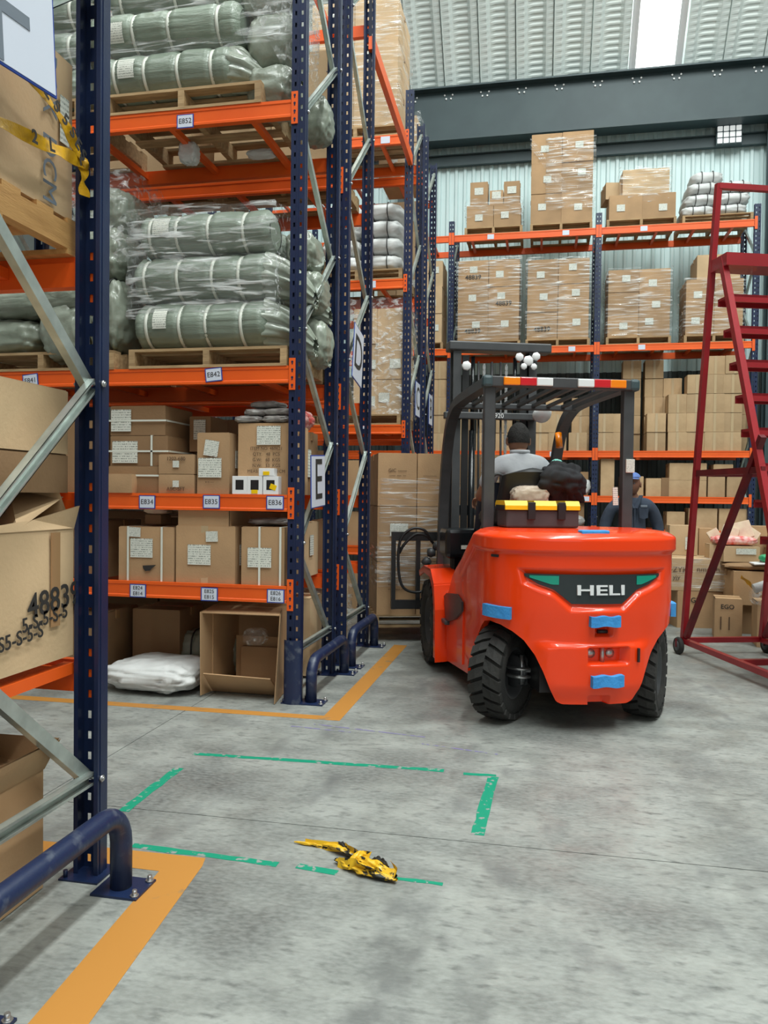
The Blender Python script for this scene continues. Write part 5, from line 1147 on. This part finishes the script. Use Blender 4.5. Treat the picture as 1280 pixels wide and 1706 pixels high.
# driver's station
ds = MB().rbox(-.56, -.29, 1.30, 1.60, .88, 1.115, .035).rbox(-.50, -.12, 1.40, 1.75, .48, .90, .03).rbox(.0, .46, 1.45, 1.80, .60, 1.05, .03).build('dashboard', 'black_gloss', fk)
MB().box(-.44, -.38, 1.292, 1.299, .955, .985).build('rating_label', 'paper', fk)
MB().tube([(-.14, 1.55, 1.0), (-.14, 1.32, 1.30)], .022, 10).build('steering_column', 'black_plastic', fk)
MB().lathe([(.155, -.012), (.167, 0), (.155, .012), (.143, 0)], 28, Matrix.Translation((-.14, 1.30, 1.32)) @ Matrix.Rotation(R(52), 4, 'X') @ Matrix.Rotation(R(90), 4, 'Y'), closed=True).bar((-.28, 1.30, 1.32), (.0, 1.30, 1.32), .02, .015).build('steering_wheel', 'black_plastic', fk)
for i in range(3): MB().tube([(.26 + .06 * i, 1.42, 1.04), (.26 + .06 * i, 1.36, 1.20)], .006, 6).lathe([(.001, -.02), (.018, 0), (.001, .02)], 10, Matrix.Translation((.26 + .06 * i, 1.36, 1.21)) @ Matrix.Rotation(R(90), 4, 'Y')).build('control_lever', 'black_plastic', fk)
st = MB(); st.rbox(-.36, .10, .62, 1.10, 1.16, 1.27, .04, sm=True).build('seat_cushion', 'black_plastic', fk)
def sb(u, v):
    t = 2 * math.pi * u; x = -.13 + (.245 - .03 * v) * math.copysign(abs(math.cos(t)) ** .6, math.cos(t)); y = .58 - .10 * v + .055 * math.copysign(abs(math.sin(t)) ** .7, math.sin(t))
    return (x, y, 1.20 + .34 * v ** 1.0 * (1 - .12 * abs((x + .13) / .245) ** 3 * v))
m = MB().grid(sb, 28, 12, closeu=True); m.grid(lambda u, v: (-.13 + (sb(u, 1)[0] + .13) * (1 - v), .48 + (sb(u, 1)[1] - .48) * (1 - v), sb(u, 1)[2] + .03 * math.sin(v * 1.57)), 29, 5); m.build('seat_back', 'black_plastic', fk)
loop([(-.40, .62, 1.22), (-.43, .55, 1.40), (-.38, .52, 1.52), (-.30, .52, 1.50)], .010).build('seat_bracket', 'grey_black', fk)
MB().tube([(.42, 1.55, 1.90), (.42, 1.52, 1.78)], .028, 12).build('indicator_lamp', 'lamp_amber', fk)
MB().rbox(.41, .47, 1.46, 1.50, 1.55, 1.66, .02).build('mirror_housing', 'black_plastic', fk)

# ---------------------------------------------------------------- things on the forklift
def fkp(x, y, z=0): c, s = math.cos(FA), math.sin(FA); return Vector((FO.x + x * c - y * s, FO.y + x * s + y * c, z))
tb = empty('toolbox', fkp(-.20, .14, 1.178), 'black toolbox with yellow lid strips on the forklift hood behind the seat', 'toolbox', None, FA)
MB().rbox(-.235, .235, -.11, .11, 0, .115, .012).build('box_body', 'grey_black', tb)
MB().rbox(-.245, .245, -.12, .12, .105, .150, .010).build('lid', 'black_plastic', tb)
for x0, x1 in ((-.245, -.10), (-.055, .085), (.145, .235)): MB().prism([(-.125, .112), (-.125, .138), (-.10, .168), (.10, .168), (.12, .15), (.12, .13)], x0, x1, 'x').build('lid_panel', 'yellow_plastic', tb)
for x in (-.078, .115): MB().rbox(x - .024, x + .024, -.134, -.118, .05, .16, .004).build('latch', 'black_plastic', tb)
o = pillow('crumpled_bag', *fkp(-.16, .44, 1.30), .26, .12, .15, 'beige_pack', 'pale printed paper bag tucked behind the forklift seat above the toolbox', 'bag', None, rz=FA, cords=0, seed=5)
def jk(u, v):
    t = 2 * math.pi * u; p = math.pi * (v - .5)
    x = .20 * math.cos(p) * math.copysign(abs(math.cos(t)) ** .8, math.cos(t)); y = .13 * math.cos(p) * math.sin(t); z = .13 * math.sin(p) - .12 * x - .28 * x * x * 2
    k = 1 + .38 * noise3((x * 7, y * 7, z * 7), 1, 3) + .20 * noise3((x * 18, y * 18, z * 14), 1, 8) - .35 * max(0, .3 - abs(noise3((x * 14, y * 14, z * 14), 1, 5)))
    return (x * k, y * k, z * k)
tag(MB().grid(jk, 90, 50, closeu=True).build('jacket', 'cloth_black', None, fkp(.075, .50, 1.475), (0, R(4), FA)), 'black jacket bunched over the right side of the forklift seat back', 'jacket')
pillow('teal_cloth', *fkp(.10, .66, 1.54), .08, .06, .10, 'teal_cloth', 'small teal cloth beside the driver right shoulder', 'cloth', None, rz=FA, cords=0, seed=2)

# the lifted load
def lp(x, y): return fkp(x, y)
ld = lp(-.12, 2.98); pallet(ld.x, ld.y, .13, 'low wooden pallet on the forks under the big carton load', w=1.74, d=.9, h=.12, rz=FA, nb=6)
zz = .25
for r_, hh in enumerate((.50, .52, .50)):
    for c_i, (x0, x1) in enumerate(((-.97, -.60), (-.597, -.36), (-.357, .12), (.123, .60))):
        p = lp((x0 + x1) / 2, 2.95)
        carton(p.x, p.y, zz, x1 - x0 - .004, .82, hh - .004, '%s carton in the %s column of the load on the forks' % (('bottom', 'middle', 'top')[r_], ('leftmost', 'second', 'third', 'rightmost')[c_i]), rz=FA, m='card', group='cartons of the lifted load',
               paper=[('f', .02, .04, .17, .12)] if (r_, c_i) == (1, 0) else [], text=[('f', 0, .04, 'GIC ------\n---- --- --\n-- ----- --', .045, 'print_brown')] if c_i == 0 and r_ != 1 else ([('f', 0, .02, '----------\n--- --', .04, 'print_brown')] if r_ == 2 else []))
    zz += hh
w_ = wrap(-.90, .60, -.44, .44, .55, 1.52, 'stretch film wound round the load on the forks', 'film', 61, .012)
w_.location = lp(-.185, 2.95); w_.rotation_euler = (0, 0, FA)
w2 = wrap(-.91, -.45, -.45, .45, .52, .92, 'second tighter band of film low on the left of the load', 'film', 63, .010, name='stretch_film'); w2.location = lp(-.26 + .0, 2.95) + Vector((0, 0, 0)); w2.rotation_euler = (0, 0, FA); w2.location = lp(-.965 + .23 + 0, 2.95); 

# ---------------------------------------------------------------- people
def skin_body(name, J, E_, m, parent=None, sub=2):
    me = bpy.data.meshes.new(name); idx = {k: i for i, k in enumerate(J)}
    me.from_pydata([J[k][0] for k in J], [(idx[a], idx[b]) for a, b in E_], [])
    o = bpy.data.objects.new(name, me); COL.objects.link(o)
    md = o.modifiers.new('s', 'SKIN'); md.use_smooth_shade = True; md.branch_smoothing = .4
    sv = me.skin_vertices[0].data
    for k, i in idx.items():
        r = J[k][1]; sv[i].radius = r if isinstance(r, tuple) else (r, r); sv[i].use_root = (i == 0)
    o.modifiers.new('b', 'SUBSURF').levels = sub
    dg = bpy.context.evaluated_depsgraph_get(); dg.update(); nm = bpy.data.meshes.new_from_object(o.evaluated_get(dg)); bpy.data.objects.remove(o)
    nm.materials.clear(); nm.materials.append(MT[m]); nm.polygons.foreach_set('use_smooth', [True] * len(nm.polygons))
    return put(name, nm, parent)
def head_part(m, c, f=1.0, skin='skin'):
    """head with face looking to -y of its own frame"""
    def hd(u, v):
        t = 2 * math.pi * u; p = math.pi * (v - .5); x = math.cos(p) * math.cos(t); y = math.cos(p) * math.sin(t); z = math.sin(p)
        X = .076 * x; Y = .098 * y; Z = .122 * z
        if z < 0: X *= 1 + .22 * z; Y *= 1 + (.10 * z if y < 0 else .25 * z)
        if y < 0: Y *= 1 - .06 * (1 - abs(z)); Z -= .006 * (1 - abs(z))
        fr = max(0, -y) ** 2
        Y += .010 * fr * math.exp(-((z - .10) / .12) ** 2) * (math.exp(-((abs(x) - .36) / .20) ** 2))        # eye sockets
        Y -= .026 * fr * math.exp(-((z + .16) / .17) ** 2) * math.exp(-(x / .17) ** 2)                        # nose
        Y -= .008 * fr * math.exp(-((z + .46) / .08) ** 2) * math.exp(-(x / .34) ** 2)                        # lips
        Y -= .010 * fr * math.exp(-((z + .80) / .14) ** 2) * math.exp(-(x / .3) ** 2)                         # chin
        Y -= .006 * fr * math.exp(-((z - .24) / .07) ** 2)
        return (X * f, Y * f, Z * f)
    m.grid(hd, 48, 32, closeu=True)
    for s in (-1, 1): m.lathe([(.001, -.008), (.018, -.008), (.026, 0), (.02, .008), (.012, .004), (.001, .004)], 14, Matrix.Translation((s * .079 * f, .012, -.005)) @ Matrix.Rotation(R(20 * s), 4, 'Z') @ Matrix.Diagonal((1, .75, 1.25, 1)))
    return m
def hand(side, m, parent, loc, rot, curl=35):
    """palm and five separate fingers, fingers pointing to -z"""
    J = {'w': ((0, 0, 0), .024), 'p': ((0, 0, -.045), (.036, .016)), 'k': ((0, 0, -.085), (.040, .014))}; E_ = [('w', 'p'), ('p', 'k')]
    for i, (x, L_) in enumerate(((-.030, .070), (-.010, .080), (.010, .074), (.029, .058))):
        p = Vector((x, 0, -.088)); a = 0; J['f%d0' % i] = (tuple(p), .0095); E_.append(('k', 'f%d0' % i))
        for k in range(1, 4):
            a += R(curl); p = p + Vector((0, -math.sin(a), -math.cos(a))) * L_ / 2.6; J['f%d%d' % (i, k)] = (tuple(p), .0092 - .001 * k); E_.append(('f%d%d' % (i, k - 1), 'f%d%d' % (i, k)))
    J['t0'] = ((side * .034, -.004, -.035), .012); J['t1'] = ((side * .055, -.014, -.062), .0105); J['t2'] = ((side * .060, -.026, -.088), .009); E_ += [('p', 't0'), ('t0', 't1'), ('t1', 't2')]
    o = skin_body('hand', J, E_, m, parent, 1); o.location = loc; o.rotation_euler = rot; return o
# driver, seated, back to the camera (figure frame: forward = +y like the forklift)
dv = empty('person', fkp(-.135, .70, 0), 'person in a light grey short-sleeved shirt driving the forklift, seen from behind', 'person', None, FA)
J = {'hip': ((0, 0, 1.33), (.15, .12)), 'wst': ((0, .02, 1.44), (.145, .10)), 'chs': ((0, .04, 1.56), (.165, .105)), 'sho': ((0, .05, 1.635), (.13, .08)), 'nck': ((0, .07, 1.69), .055), 'nk2': ((0, .085, 1.72), .052),
     'lth': ((-.10, .16, 1.34), .085), 'lkn': ((-.13, .50, 1.36), .062), 'lsh': ((-.13, .66, 1.10), .052), 'lan': ((-.13, .74, .60), .036), 'lto': ((-.13, .90, .54), .036),
     'rth': ((.10, .16, 1.34), .085), 'rkn': ((.13, .50, 1.36), .062), 'rsh': ((.13, .66, 1.10), .052), 'ran': ((.13, .74, .60), .036), 'rto': ((.13, .90, .54), .036),
     'la': ((-.185, .05, 1.60), .062), 'le': ((-.26, .16, 1.37), .045), 'lw': ((-.17, .50, 1.36), .027), 'ra': ((.185, .05, 1.60), .062), 're': ((.26, .16, 1.37), .045), 'rw': ((.16, .50, 1.36), .027)}
EE = [('hip', 'wst'), ('wst', 'chs'), ('chs', 'sho'), ('sho', 'nck'), ('nck', 'nk2'), ('hip', 'lth'), ('lth', 'lkn'), ('lkn', 'lsh'), ('lsh', 'lan'), ('lan', 'lto'), ('hip', 'rth'), ('rth', 'rkn'), ('rkn', 'rsh'), ('rsh', 'ran'), ('ran', 'rto'), ('sho', 'la'), ('la', 'le'), ('le', 'lw'), ('sho', 'ra'), ('ra', 're'), ('re', 'rw')]
def fat(J, keys, d): return {k: (J[k][0], tuple(x + d for x in J[k][1]) if isinstance(J[k][1], tuple) else J[k][1] + d) for k in keys}
Jb = dict(J)
for k, r_ in (('hip', (.115, .085)), ('wst', (.10, .065)), ('chs', (.12, .07)), ('sho', (.09, .05)), ('la', .042), ('ra', .042)): Jb[k] = (J[k][0], r_)
skin_body('body', Jb, EE, 'skin', dv)
K = ['hip', 'wst', 'chs', 'sho', 'nck', 'la', 'le', 'ra', 're']; Jm = fat(J, K, .016); Jm['hip'] = ((0, 0, 1.34), (.165, .135)); Jm['nck'] = ((0, .06, 1.672), .066); Jm['le'] = ((-.243, .135, 1.42), .062); Jm['re'] = ((.243, .135, 1.42), .062); Jm['la'] = ((-.19, .05, 1.595), .078); Jm['ra'] = ((.19, .05, 1.595), .078)
skin_body('shirt', Jm, [e for e in EE if e[0] in K and e[1] in K], 'shirt_grey', dv)
MB().lathe([(.062, 1.665), (.074, 1.69), (.070, 1.705), (.058, 1.70)], 24, Matrix.Translation((0, .072, 0)) @ Matrix.Rotation(R(-90), 4, 'Y') @ Matrix.Diagonal((1, 1, 1, 1)), closed=True).build('shirt_collar', 'shirt_grey', dv)
K = ['hip', 'lth', 'lkn', 'lsh', 'lan', 'rth', 'rkn', 'rsh', 'ran']; skin_body('trousers', fat(J, K, .012), [e for e in EE if e[0] in K and e[1] in K], 'trousers', dv)
for s, x in ((-1, -.13), (1, .13)): MB().rbox(x - .045, x + .045, .70, .97, .47, .57, .03, sm=True).build('shoe', 'black_plastic', dv)
hm = head_part(MB(), 0); ho = hm.build('head', 'skin', dv, (0, .115, 1.775), (0, 0, math.pi - R(6)))
def hair(u, v):
    t = 2 * math.pi * u; p = math.pi * (.5 - v * .56); x = math.cos(p) * math.cos(t); y = math.cos(p) * math.sin(t); z = math.sin(p)
    if y < 0 and z < .35: z = .35 + (z - .35) * (1 + y * 1.0)       # hairline above the face
    k = 1 + .03 * noise3((x * 5, y * 5, z * 5), 1, 1)
    return (.083 * x * k, .107 * y * k, .129 * z * k)
MB().grid(hair, 44, 20, closeu=True).build('hair', 'hair', ho, (0, .004, .004))
hand(1, 'skin', dv, (-.17, .50, 1.36), (R(80), 0, R(10)), 38); hand(-1, 'skin', dv, (.16, .50, 1.36), (R(80), 0, R(-10)), 38)

# worker standing beyond the forklift, facing the camera (figure frame: forward = -y)
wk = empty('person', (.985, 8.85, 0), 'person in a dark blue work jacket and blue cap standing beyond the forklift', 'person', None, R(6))
J = {'hip': ((0, 0, .93), (.145, .105)), 'wst': ((0, 0, 1.06), (.145, .10)), 'chs': ((0, 0, 1.24), (.165, .11)), 'sho': ((0, 0, 1.34), (.13, .08)), 'nck': ((0, -.01, 1.41), .055), 'nk2': ((0, -.02, 1.455), .05),
     'lth': ((-.09, 0, .84), .088), 'lkn': ((-.11, -.02, .48), .060), 'lan': ((-.12, .02, .09), .040), 'lto': ((-.13, -.12, .04), .036),
     'rth': ((.09, 0, .84), .088), 'rkn': ((.11, -.02, .48), .060), 'ran': ((.12, .02, .09), .040), 'rto': ((.13, -.12, .04), .036),
     'la': ((-.20, 0, 1.32), .064), 'le': ((-.29, .02, 1.06), .046), 'lw': ((-.30, -.06, .83), .029), 'ra': ((.20, 0, 1.32), .064), 're': ((.29, .02, 1.06), .046), 'rw': ((.30, -.06, .83), .029)}
EE = [('hip', 'wst'), ('wst', 'chs'), ('chs', 'sho'), ('sho', 'nck'), ('nck', 'nk2'), ('hip', 'lth'), ('lth', 'lkn'), ('lkn', 'lan'), ('lan', 'lto'), ('hip', 'rth'), ('rth', 'rkn'), ('rkn', 'ran'), ('ran', 'rto'), ('sho', 'la'), ('la', 'le'), ('le', 'lw'), ('sho', 'ra'), ('ra', 're'), ('re', 'rw')]
Jb = dict(J)
for k, r_ in (('hip', (.115, .085)), ('wst', (.10, .065)), ('chs', (.12, .07)), ('sho', (.09, .05)), ('la', .045), ('ra', .045)): Jb[k] = (J[k][0], r_)
skin_body('body', Jb, EE, 'skin_dark', wk)
K = ['hip', 'wst', 'chs', 'sho', 'nck', 'la', 'le', 'lw', 'ra', 're', 'rw']; Jm = fat(J, K, .022); Jm['nck'] = ((0, .0, 1.375), .072); Jm['lw'] = ((-.30, -.05, .86), .045); Jm['rw'] = ((.30, -.05, .86), .045); Jm['hip'] = ((0, 0, .90), (.175, .135))
jk_ = skin_body('work_jacket', Jm, [e for e in EE if e[0] in K and e[1] in K], 'jacket_navy', wk)
for s in (-1, 1): MB().prism([(-.05, 0), (.05, 0), (.045, -.11), (0, -.125), (-.045, -.11)], -.004, .004, 'y').build('chest_pocket', 'jacket_navy', wk, (s * .095, -.142, 1.27))
MB().rbox(-.035, .035, -.004, .004, -.012, .012, .003).build('badge', 'sign_grey', wk, (.095, -.148, 1.285))
MB().bar((-.075, -.10, 1.40), (-.01, -.150, 1.26), .045, .012).bar((.075, -.10, 1.40), (.01, -.150, 1.26), .045, .012).box(-.006, .006, -.156, -.14, .88, 1.26).build('jacket_collar', 'jacket_navy', wk)
K = ['hip', 'lth', 'lkn', 'lan', 'rth', 'rkn', 'ran']; skin_body('trousers', fat(J, K, .018), [e for e in EE if e[0] in K and e[1] in K], 'trousers', wk)
for x in (-.125, .125): MB().rbox(x - .05, x + .05, -.20, .08, 0, .09, .035, sm=True).build('shoe', 'black_plastic', wk)
ho = head_part(MB(), 0).build('head', 'skin_dark', wk, (0, -.035, 1.52), (0, 0, R(-24)))
for s in (-1, 1): MB().lathe([(.001, -.006), (.006, -.004), (.008, 0), (.006, .004), (.001, .006)], 12, Matrix.Translation((s * .029, -.078, .010)) @ Matrix.Rotation(R(90), 4, 'Z')).build('eye', 'sign_grey', ho)
MB().bar((-.022, -.094, -.056), (.022, -.094, -.056), .006, .006).build('mouth', 'print_brown', ho)
def cap(u, v):
    t = 2 * math.pi * u; p = math.pi * .5 * (1 - v * .80); return (.086 * math.cos(p) * math.cos(t), .108 * math.cos(p) * math.sin(t), .05 + .085 * math.sin(p))
m = MB().grid(cap, 36, 12, closeu=True); m.grid(lambda u, v: (.082 * math.cos(R(200 + 140 * u)) * (1 - .05 * v), .10 * math.sin(R(200 + 140 * u)) - .065 * v * math.sin(math.pi * (.15 + .7 * u)), .072 - .012 * v - .01 * abs(u - .5)), 16, 5); m.build('cap', 'cap_blue', ho)
hand(1, 'skin_dark', wk, (-.30, -.06, .835), (R(-4), 0, R(-60)), 22); hand(-1, 'skin_dark', wk, (.30, -.06, .835), (R(-4), 0, R(60)), 22)

# ---------------------------------------------------------------- red rolling ladder
la = empty('rolling_ladder', (1.26, 7.2, 0), 'tall red steel rolling warehouse ladder at the right edge', 'ladder', None, R(18))
# local: x = width to the right, -y = towards the camera
def A_(a, z, b=0): return (b, -a, z)
Wd = .74
for b in (0, Wd):
    MB().bar(A_(.0, .12, b), A_(.42, 3.95, b), .045, .045, (1, 0, 0)).build('rear_leg', 'ladder_red', la)
    MB().bar(A_(.50, 3.32, b), A_(1.60, .10, b), .05, .05, (1, 0, 0)).build('stringer', 'ladder_red', la)
    MB().bar(A_(.05, .16, b), A_(1.10, 1.84, b), .045, .045, (1, 0, 0)).build('diagonal_brace', 'ladder_dark', la)
    MB().bar(A_(.15, 1.59, b), A_(1.12, 1.59, b), .035, .05).build('side_rail', 'ladder_dark', la)
    MB().bar(A_(-.02, .12, b), A_(1.62, .10, b), .045, .045).build('base_rail', 'ladder_red', la)
for b in (-.045, Wd + .045):
    for a in (.0, 1.55):
        w = empty('caster', A_(a, .075, b)); w.parent = la
        MB().lathe([(.001, -.018), (.05, -.018), (.072, -.016), (.078, 0), (.072, .016), (.05, .018), (.001, .018)], 24).build('caster_tire', 'rubber', w)
        MB().lathe([(.001, -.021), (.045, -.021), (.045, .021), (.001, .021)], 20).build('caster_hub', 'grey_black', w)
        MB().box(-.03, .05, -.006, .006, -.01, .06).build('caster_fork', 'ladder_dark', w)
for a, z in ((-.02, .12), (.85, .11), (1.60, .10)): MB().bar(A_(a, z, 0), A_(a, z, Wd), .045, .045).build('cross_rail', 'ladder_red', la)
MB().bar(A_(.42, 3.93, 0), A_(.42, 3.93, Wd), .045, .045).build('hand_rail', 'ladder_red', la)
MB().bar(A_(.15, 1.59, 0), A_(.15, 1.59, Wd), .035, .05).build('cross_rail', 'ladder_dark', la)
MB().box(-.02, Wd + .02, -.60, -.36, 3.24, 3.34).build('platform', 'ladder_red', la)
for i, z in enumerate((2.98, 2.71, 2.43, 2.16, 1.89, 1.62, 1.35, 1.08, .81, .54, .28)):
    a = .50 + (3.32 - z) / 3.22 * 1.10
    MB().box(0, Wd, -a - .02, -a + .17, z, z + .02).box(0, Wd, -a - .02, -a - .005, z - .04, z + .02).box(0, Wd, -a + .155, -a + .17, z - .04, z + .02).build('step', 'ladder_red', la)

# ---------------------------------------------------------------- clutter on the right
CZ = 'cardboard goods piled behind the ladder'
carton(1.72, 8.95, 0, .62, .5, .39, 'brown carton printed GIFT on the floor behind the ladder wheel', rz=R(8), group=CZ, text=[('f', -.10, .10, 'GIFT', .075, 'print_black'), ('f', .20, .12, 'HY', .07, 'print_black')])
carton(1.62, 8.95, .395, .66, .52, .34, 'dirty wrapped carton with black scrawls, stacked on the GIFT carton', rz=R(3), m='card_pale', group=CZ, text=[('f', -.16, .05, '~ZYKX', .08, 'print_brown'), ('f', .12, .06, 'nmwvh', .08, 'print_brown'), ('f', -.2, -.03, 'yjy', .07, 'print_brown')])
wrap(1.27, 1.97, 8.66, 9.24, .42, .74, 'dull film around the dirty scrawled carton', 'film', 71, .012)
carton(1.84, 8.20, 0, .25, .30, .40, 'narrow carton printed EGO standing behind the ladder base', rz=R(-8), group=CZ, text=[('f', -.01, .12, 'EGO', .06, 'print_black'), ('f', -.03, -.03, '| |', .14, 'print_brown')])
carton(2.18, 7.86, 0, .34, .34, .42, 'open carton with a white label holding a roll of bubble film', rz=R(-6), m='card', group=CZ, paper=[('f', -.03, -.10, .10, .13)], tape=False)
carton(2.62, 7.75, 0, .46, .40, .44, 'carton cut by the right edge of the photo beside the bubble film carton', rz=R(4), group=CZ)
fr = pillow('bubble_film', 2.12, 7.80, .36, .34, .26, .20, 'film_diag', 'clear bubble film spilling from the labelled open carton', 'bubble film', None, cords=0, seed=9)
tag(MB().tube([(-.14, 0, 0), (.14, 0, .04)], .045, 16).build('film_tube', 'sack_white', None, (2.10, 7.74, .57), (0, R(-12), R(4))), 'whitish roll of film lying on the bubble film', 'film roll')
carton(2.30, 8.75, 0, .80, .6, .30, 'wide low carton under the brown carton behind the bubble film', m='card_dark', group=CZ)
carton(2.28, 8.62, .305, .72, .5, .34, 'wide brown carton behind the bubble film carton', rz=R(2), m='card', group=CZ)
tape_path([(1.98, 8.28, .60), (2.04, 8.2, .54), (2.10, 8.18, .44), (2.2, 8.15, .42)], .05, 'yellow_film', name='yellow_tape', parent=None); tag(bpy.data.objects['yellow_tape'], 'yellow plastic tape trailing over the EGO carton', 'tape')
carton(1.58, 9.30, .74, .30, .32, .33, 'upright wrapped carton with a white strip on the scrawled carton', m='card_pale', group=CZ, paper=[('f', .04, -.03, .05, .14)])
carton(1.84, 9.34, .74, .18, .30, .30, 'narrow carton right of the upright wrapped carton', m='card', group=CZ)
pillow('trampled_cardboard', 2.28, 8.62, .648, .84, .5, .07, 'card_dark', 'flattened crumpled cardboard sheet on the wide brown carton', 'cardboard', None, cords=0, seed=8)
carton(2.05, 8.75, .72, .36, .28, .16, 'small carton with a white form on top of the clutter pile', m='card_pale', group=CZ, rz=R(5), paper=[('f', .04, .03, .20, .06)])
carton(1.85, 8.85, .72, .16, .25, .17, 'small carton with a yellow strip left of the white form carton', m='card_pale', group=CZ)
carton(2.55, 8.95, .72, .34, .3, .20, 'small carton at the right edge on top of the clutter pile', m='card', group=CZ, rz=R(-5))
pillow('red_bag', 2.02, 8.78, .885, .46, .26, .10, 'paper_red', 'red and white plastic bags heaped on the small cartons', 'bag', None, cords=0, seed=4)
for i, (x, z, s, r_) in enumerate(((1.98, .95, .17, 20), (2.12, .99, .19, -15), (2.22, .94, .15, 35), (1.86, .93, .12, -30))):
    tag(MB().rbox(-s / 2, s / 2, -.02, .02, -s / 2, s / 2, .006).build('paper_packet', 'paper_mix', None, (x, 8.80 + .05 * i, z + .05), (R(-20), R(r_), 0)), 'crumpled paper packet on the red bags, ' + ['left', 'middle', 'right', 'far left'][i], 'packet', 'paper packets on the red bags')
carton(2.42, 9.2, .74, .34, .3, .34, 'brown carton behind the paper packets', m='card', group=CZ)
pillow('green_packet', 2.30, 8.42, .74, .24, .16, .08, 'green_pack', 'bright green packet on a white tray in the clutter pile', 'packet', None, cords=0, seed=3)
tag(MB().rbox(-.16, .16, -.10, .10, 0, .018, .006).build('white_tray', 'white_paint', None, (2.27, 8.42, .722), (0, R(-3), 0)), 'white tray under the bright green packet', 'tray')
pillow('grey_bundle', 2.62, 8.55, .72, .3, .26, .26, 'grey_pack', 'grey film-wrapped bundle at the right edge of the clutter pile', 'bundle', None, cords=1, seed=3)
for i, (x, w, h) in enumerate(((1.50, .30, .42), (1.86, .40, .44), (2.30, .38, .44), (2.75, .42, .46), (3.15, .35, .44))):
    carton(x, WY + .2, .0, w, .4, h, 'floor level carton under the far rack, %s from the left' % ['first', 'second', 'third', 'fourth', 'fifth'][i], m='card_small', group='floor cartons under the far rack')
for i, (x, w) in enumerate(((-1.0, .6), (-.3, .5), (.35, .6))): carton(x, WY + .2, .0, w, .4, .5, 'floor carton under the far rack hidden behind the mast, %s' % ['left', 'middle', 'right'][i], m='card_small', group='floor cartons under the far rack')

# ---------------------------------------------------------------- crumpled yellow tape on the floor
yt = empty('crumpled_tape', (-.62, 2.73, 0), 'crumpled yellow and black caution tape lying on the floor across the green line', 'tape')
def wad(cx, cy, L_, w, h, a, seed, mt, tz=0):
    def fn(u, v):
        t = 2 * math.pi * v; x = (u - .5) * L_; e = math.sin(math.pi * min(max(u, .03), .97)) ** .5; k = 1 + .5 * noise3((u * 5, math.cos(t) * 1.5, math.sin(t) * 1.5), 1.3, seed) - .5 * max(0, .35 - abs(noise3((u * 4, math.cos(t) * 2.5, math.sin(t) * 2.5), 1, seed + 4)))
        return (x, w / 2 * e * k * math.cos(t), max(.001, h / 2 + h / 2 * e * k * math.sin(t) + tz * (1 - abs(2 * u - 1))))
    MB().grid(fn, 60, 30).build('tape_fold', mt, yt, (cx, cy, 0), (0, 0, a))
wad(.02, -.02, .27, .06, .03, R(-22), 1, 'yellow_marked'); wad(.05, -.005, .21, .045, .042, R(-30), 2, 'yellow_marked'); wad(-.02, .05, .12, .035, .035, R(60), 3, 'yellow_marked', .01)
wad(-.11, .115, .18, .045, .02, R(-24), 5, 'yellow_marked', .015); wad(-.235, .145, .14, .012, .014, R(-6), 6, 'yellow_marked')
wad(.035, -.038, .14, .010, .036, R(-22), 7, 'print_black'); wad(-.10, .112, .09, .012, .034, R(-28), 8, 'print_black', .012); wad(.07, .0, .08, .012, .055, R(-24), 9, 'print_black')
tape_path([(-.26, .15, .006), (-.17, .135, .012), (-.08, .10, .03), (-.02, .07, .02), (.02, .05, .03)], .035, 'yellow_marked', name='tape_strip', parent=yt)
tape_path([(-.09, .01, .012), (-.02, -.03, .035), (.07, -.05, .02), (.14, -.06, .03), (.12, -.02, .045)], .04, 'yellow_marked', name='tape_strip', parent=yt)
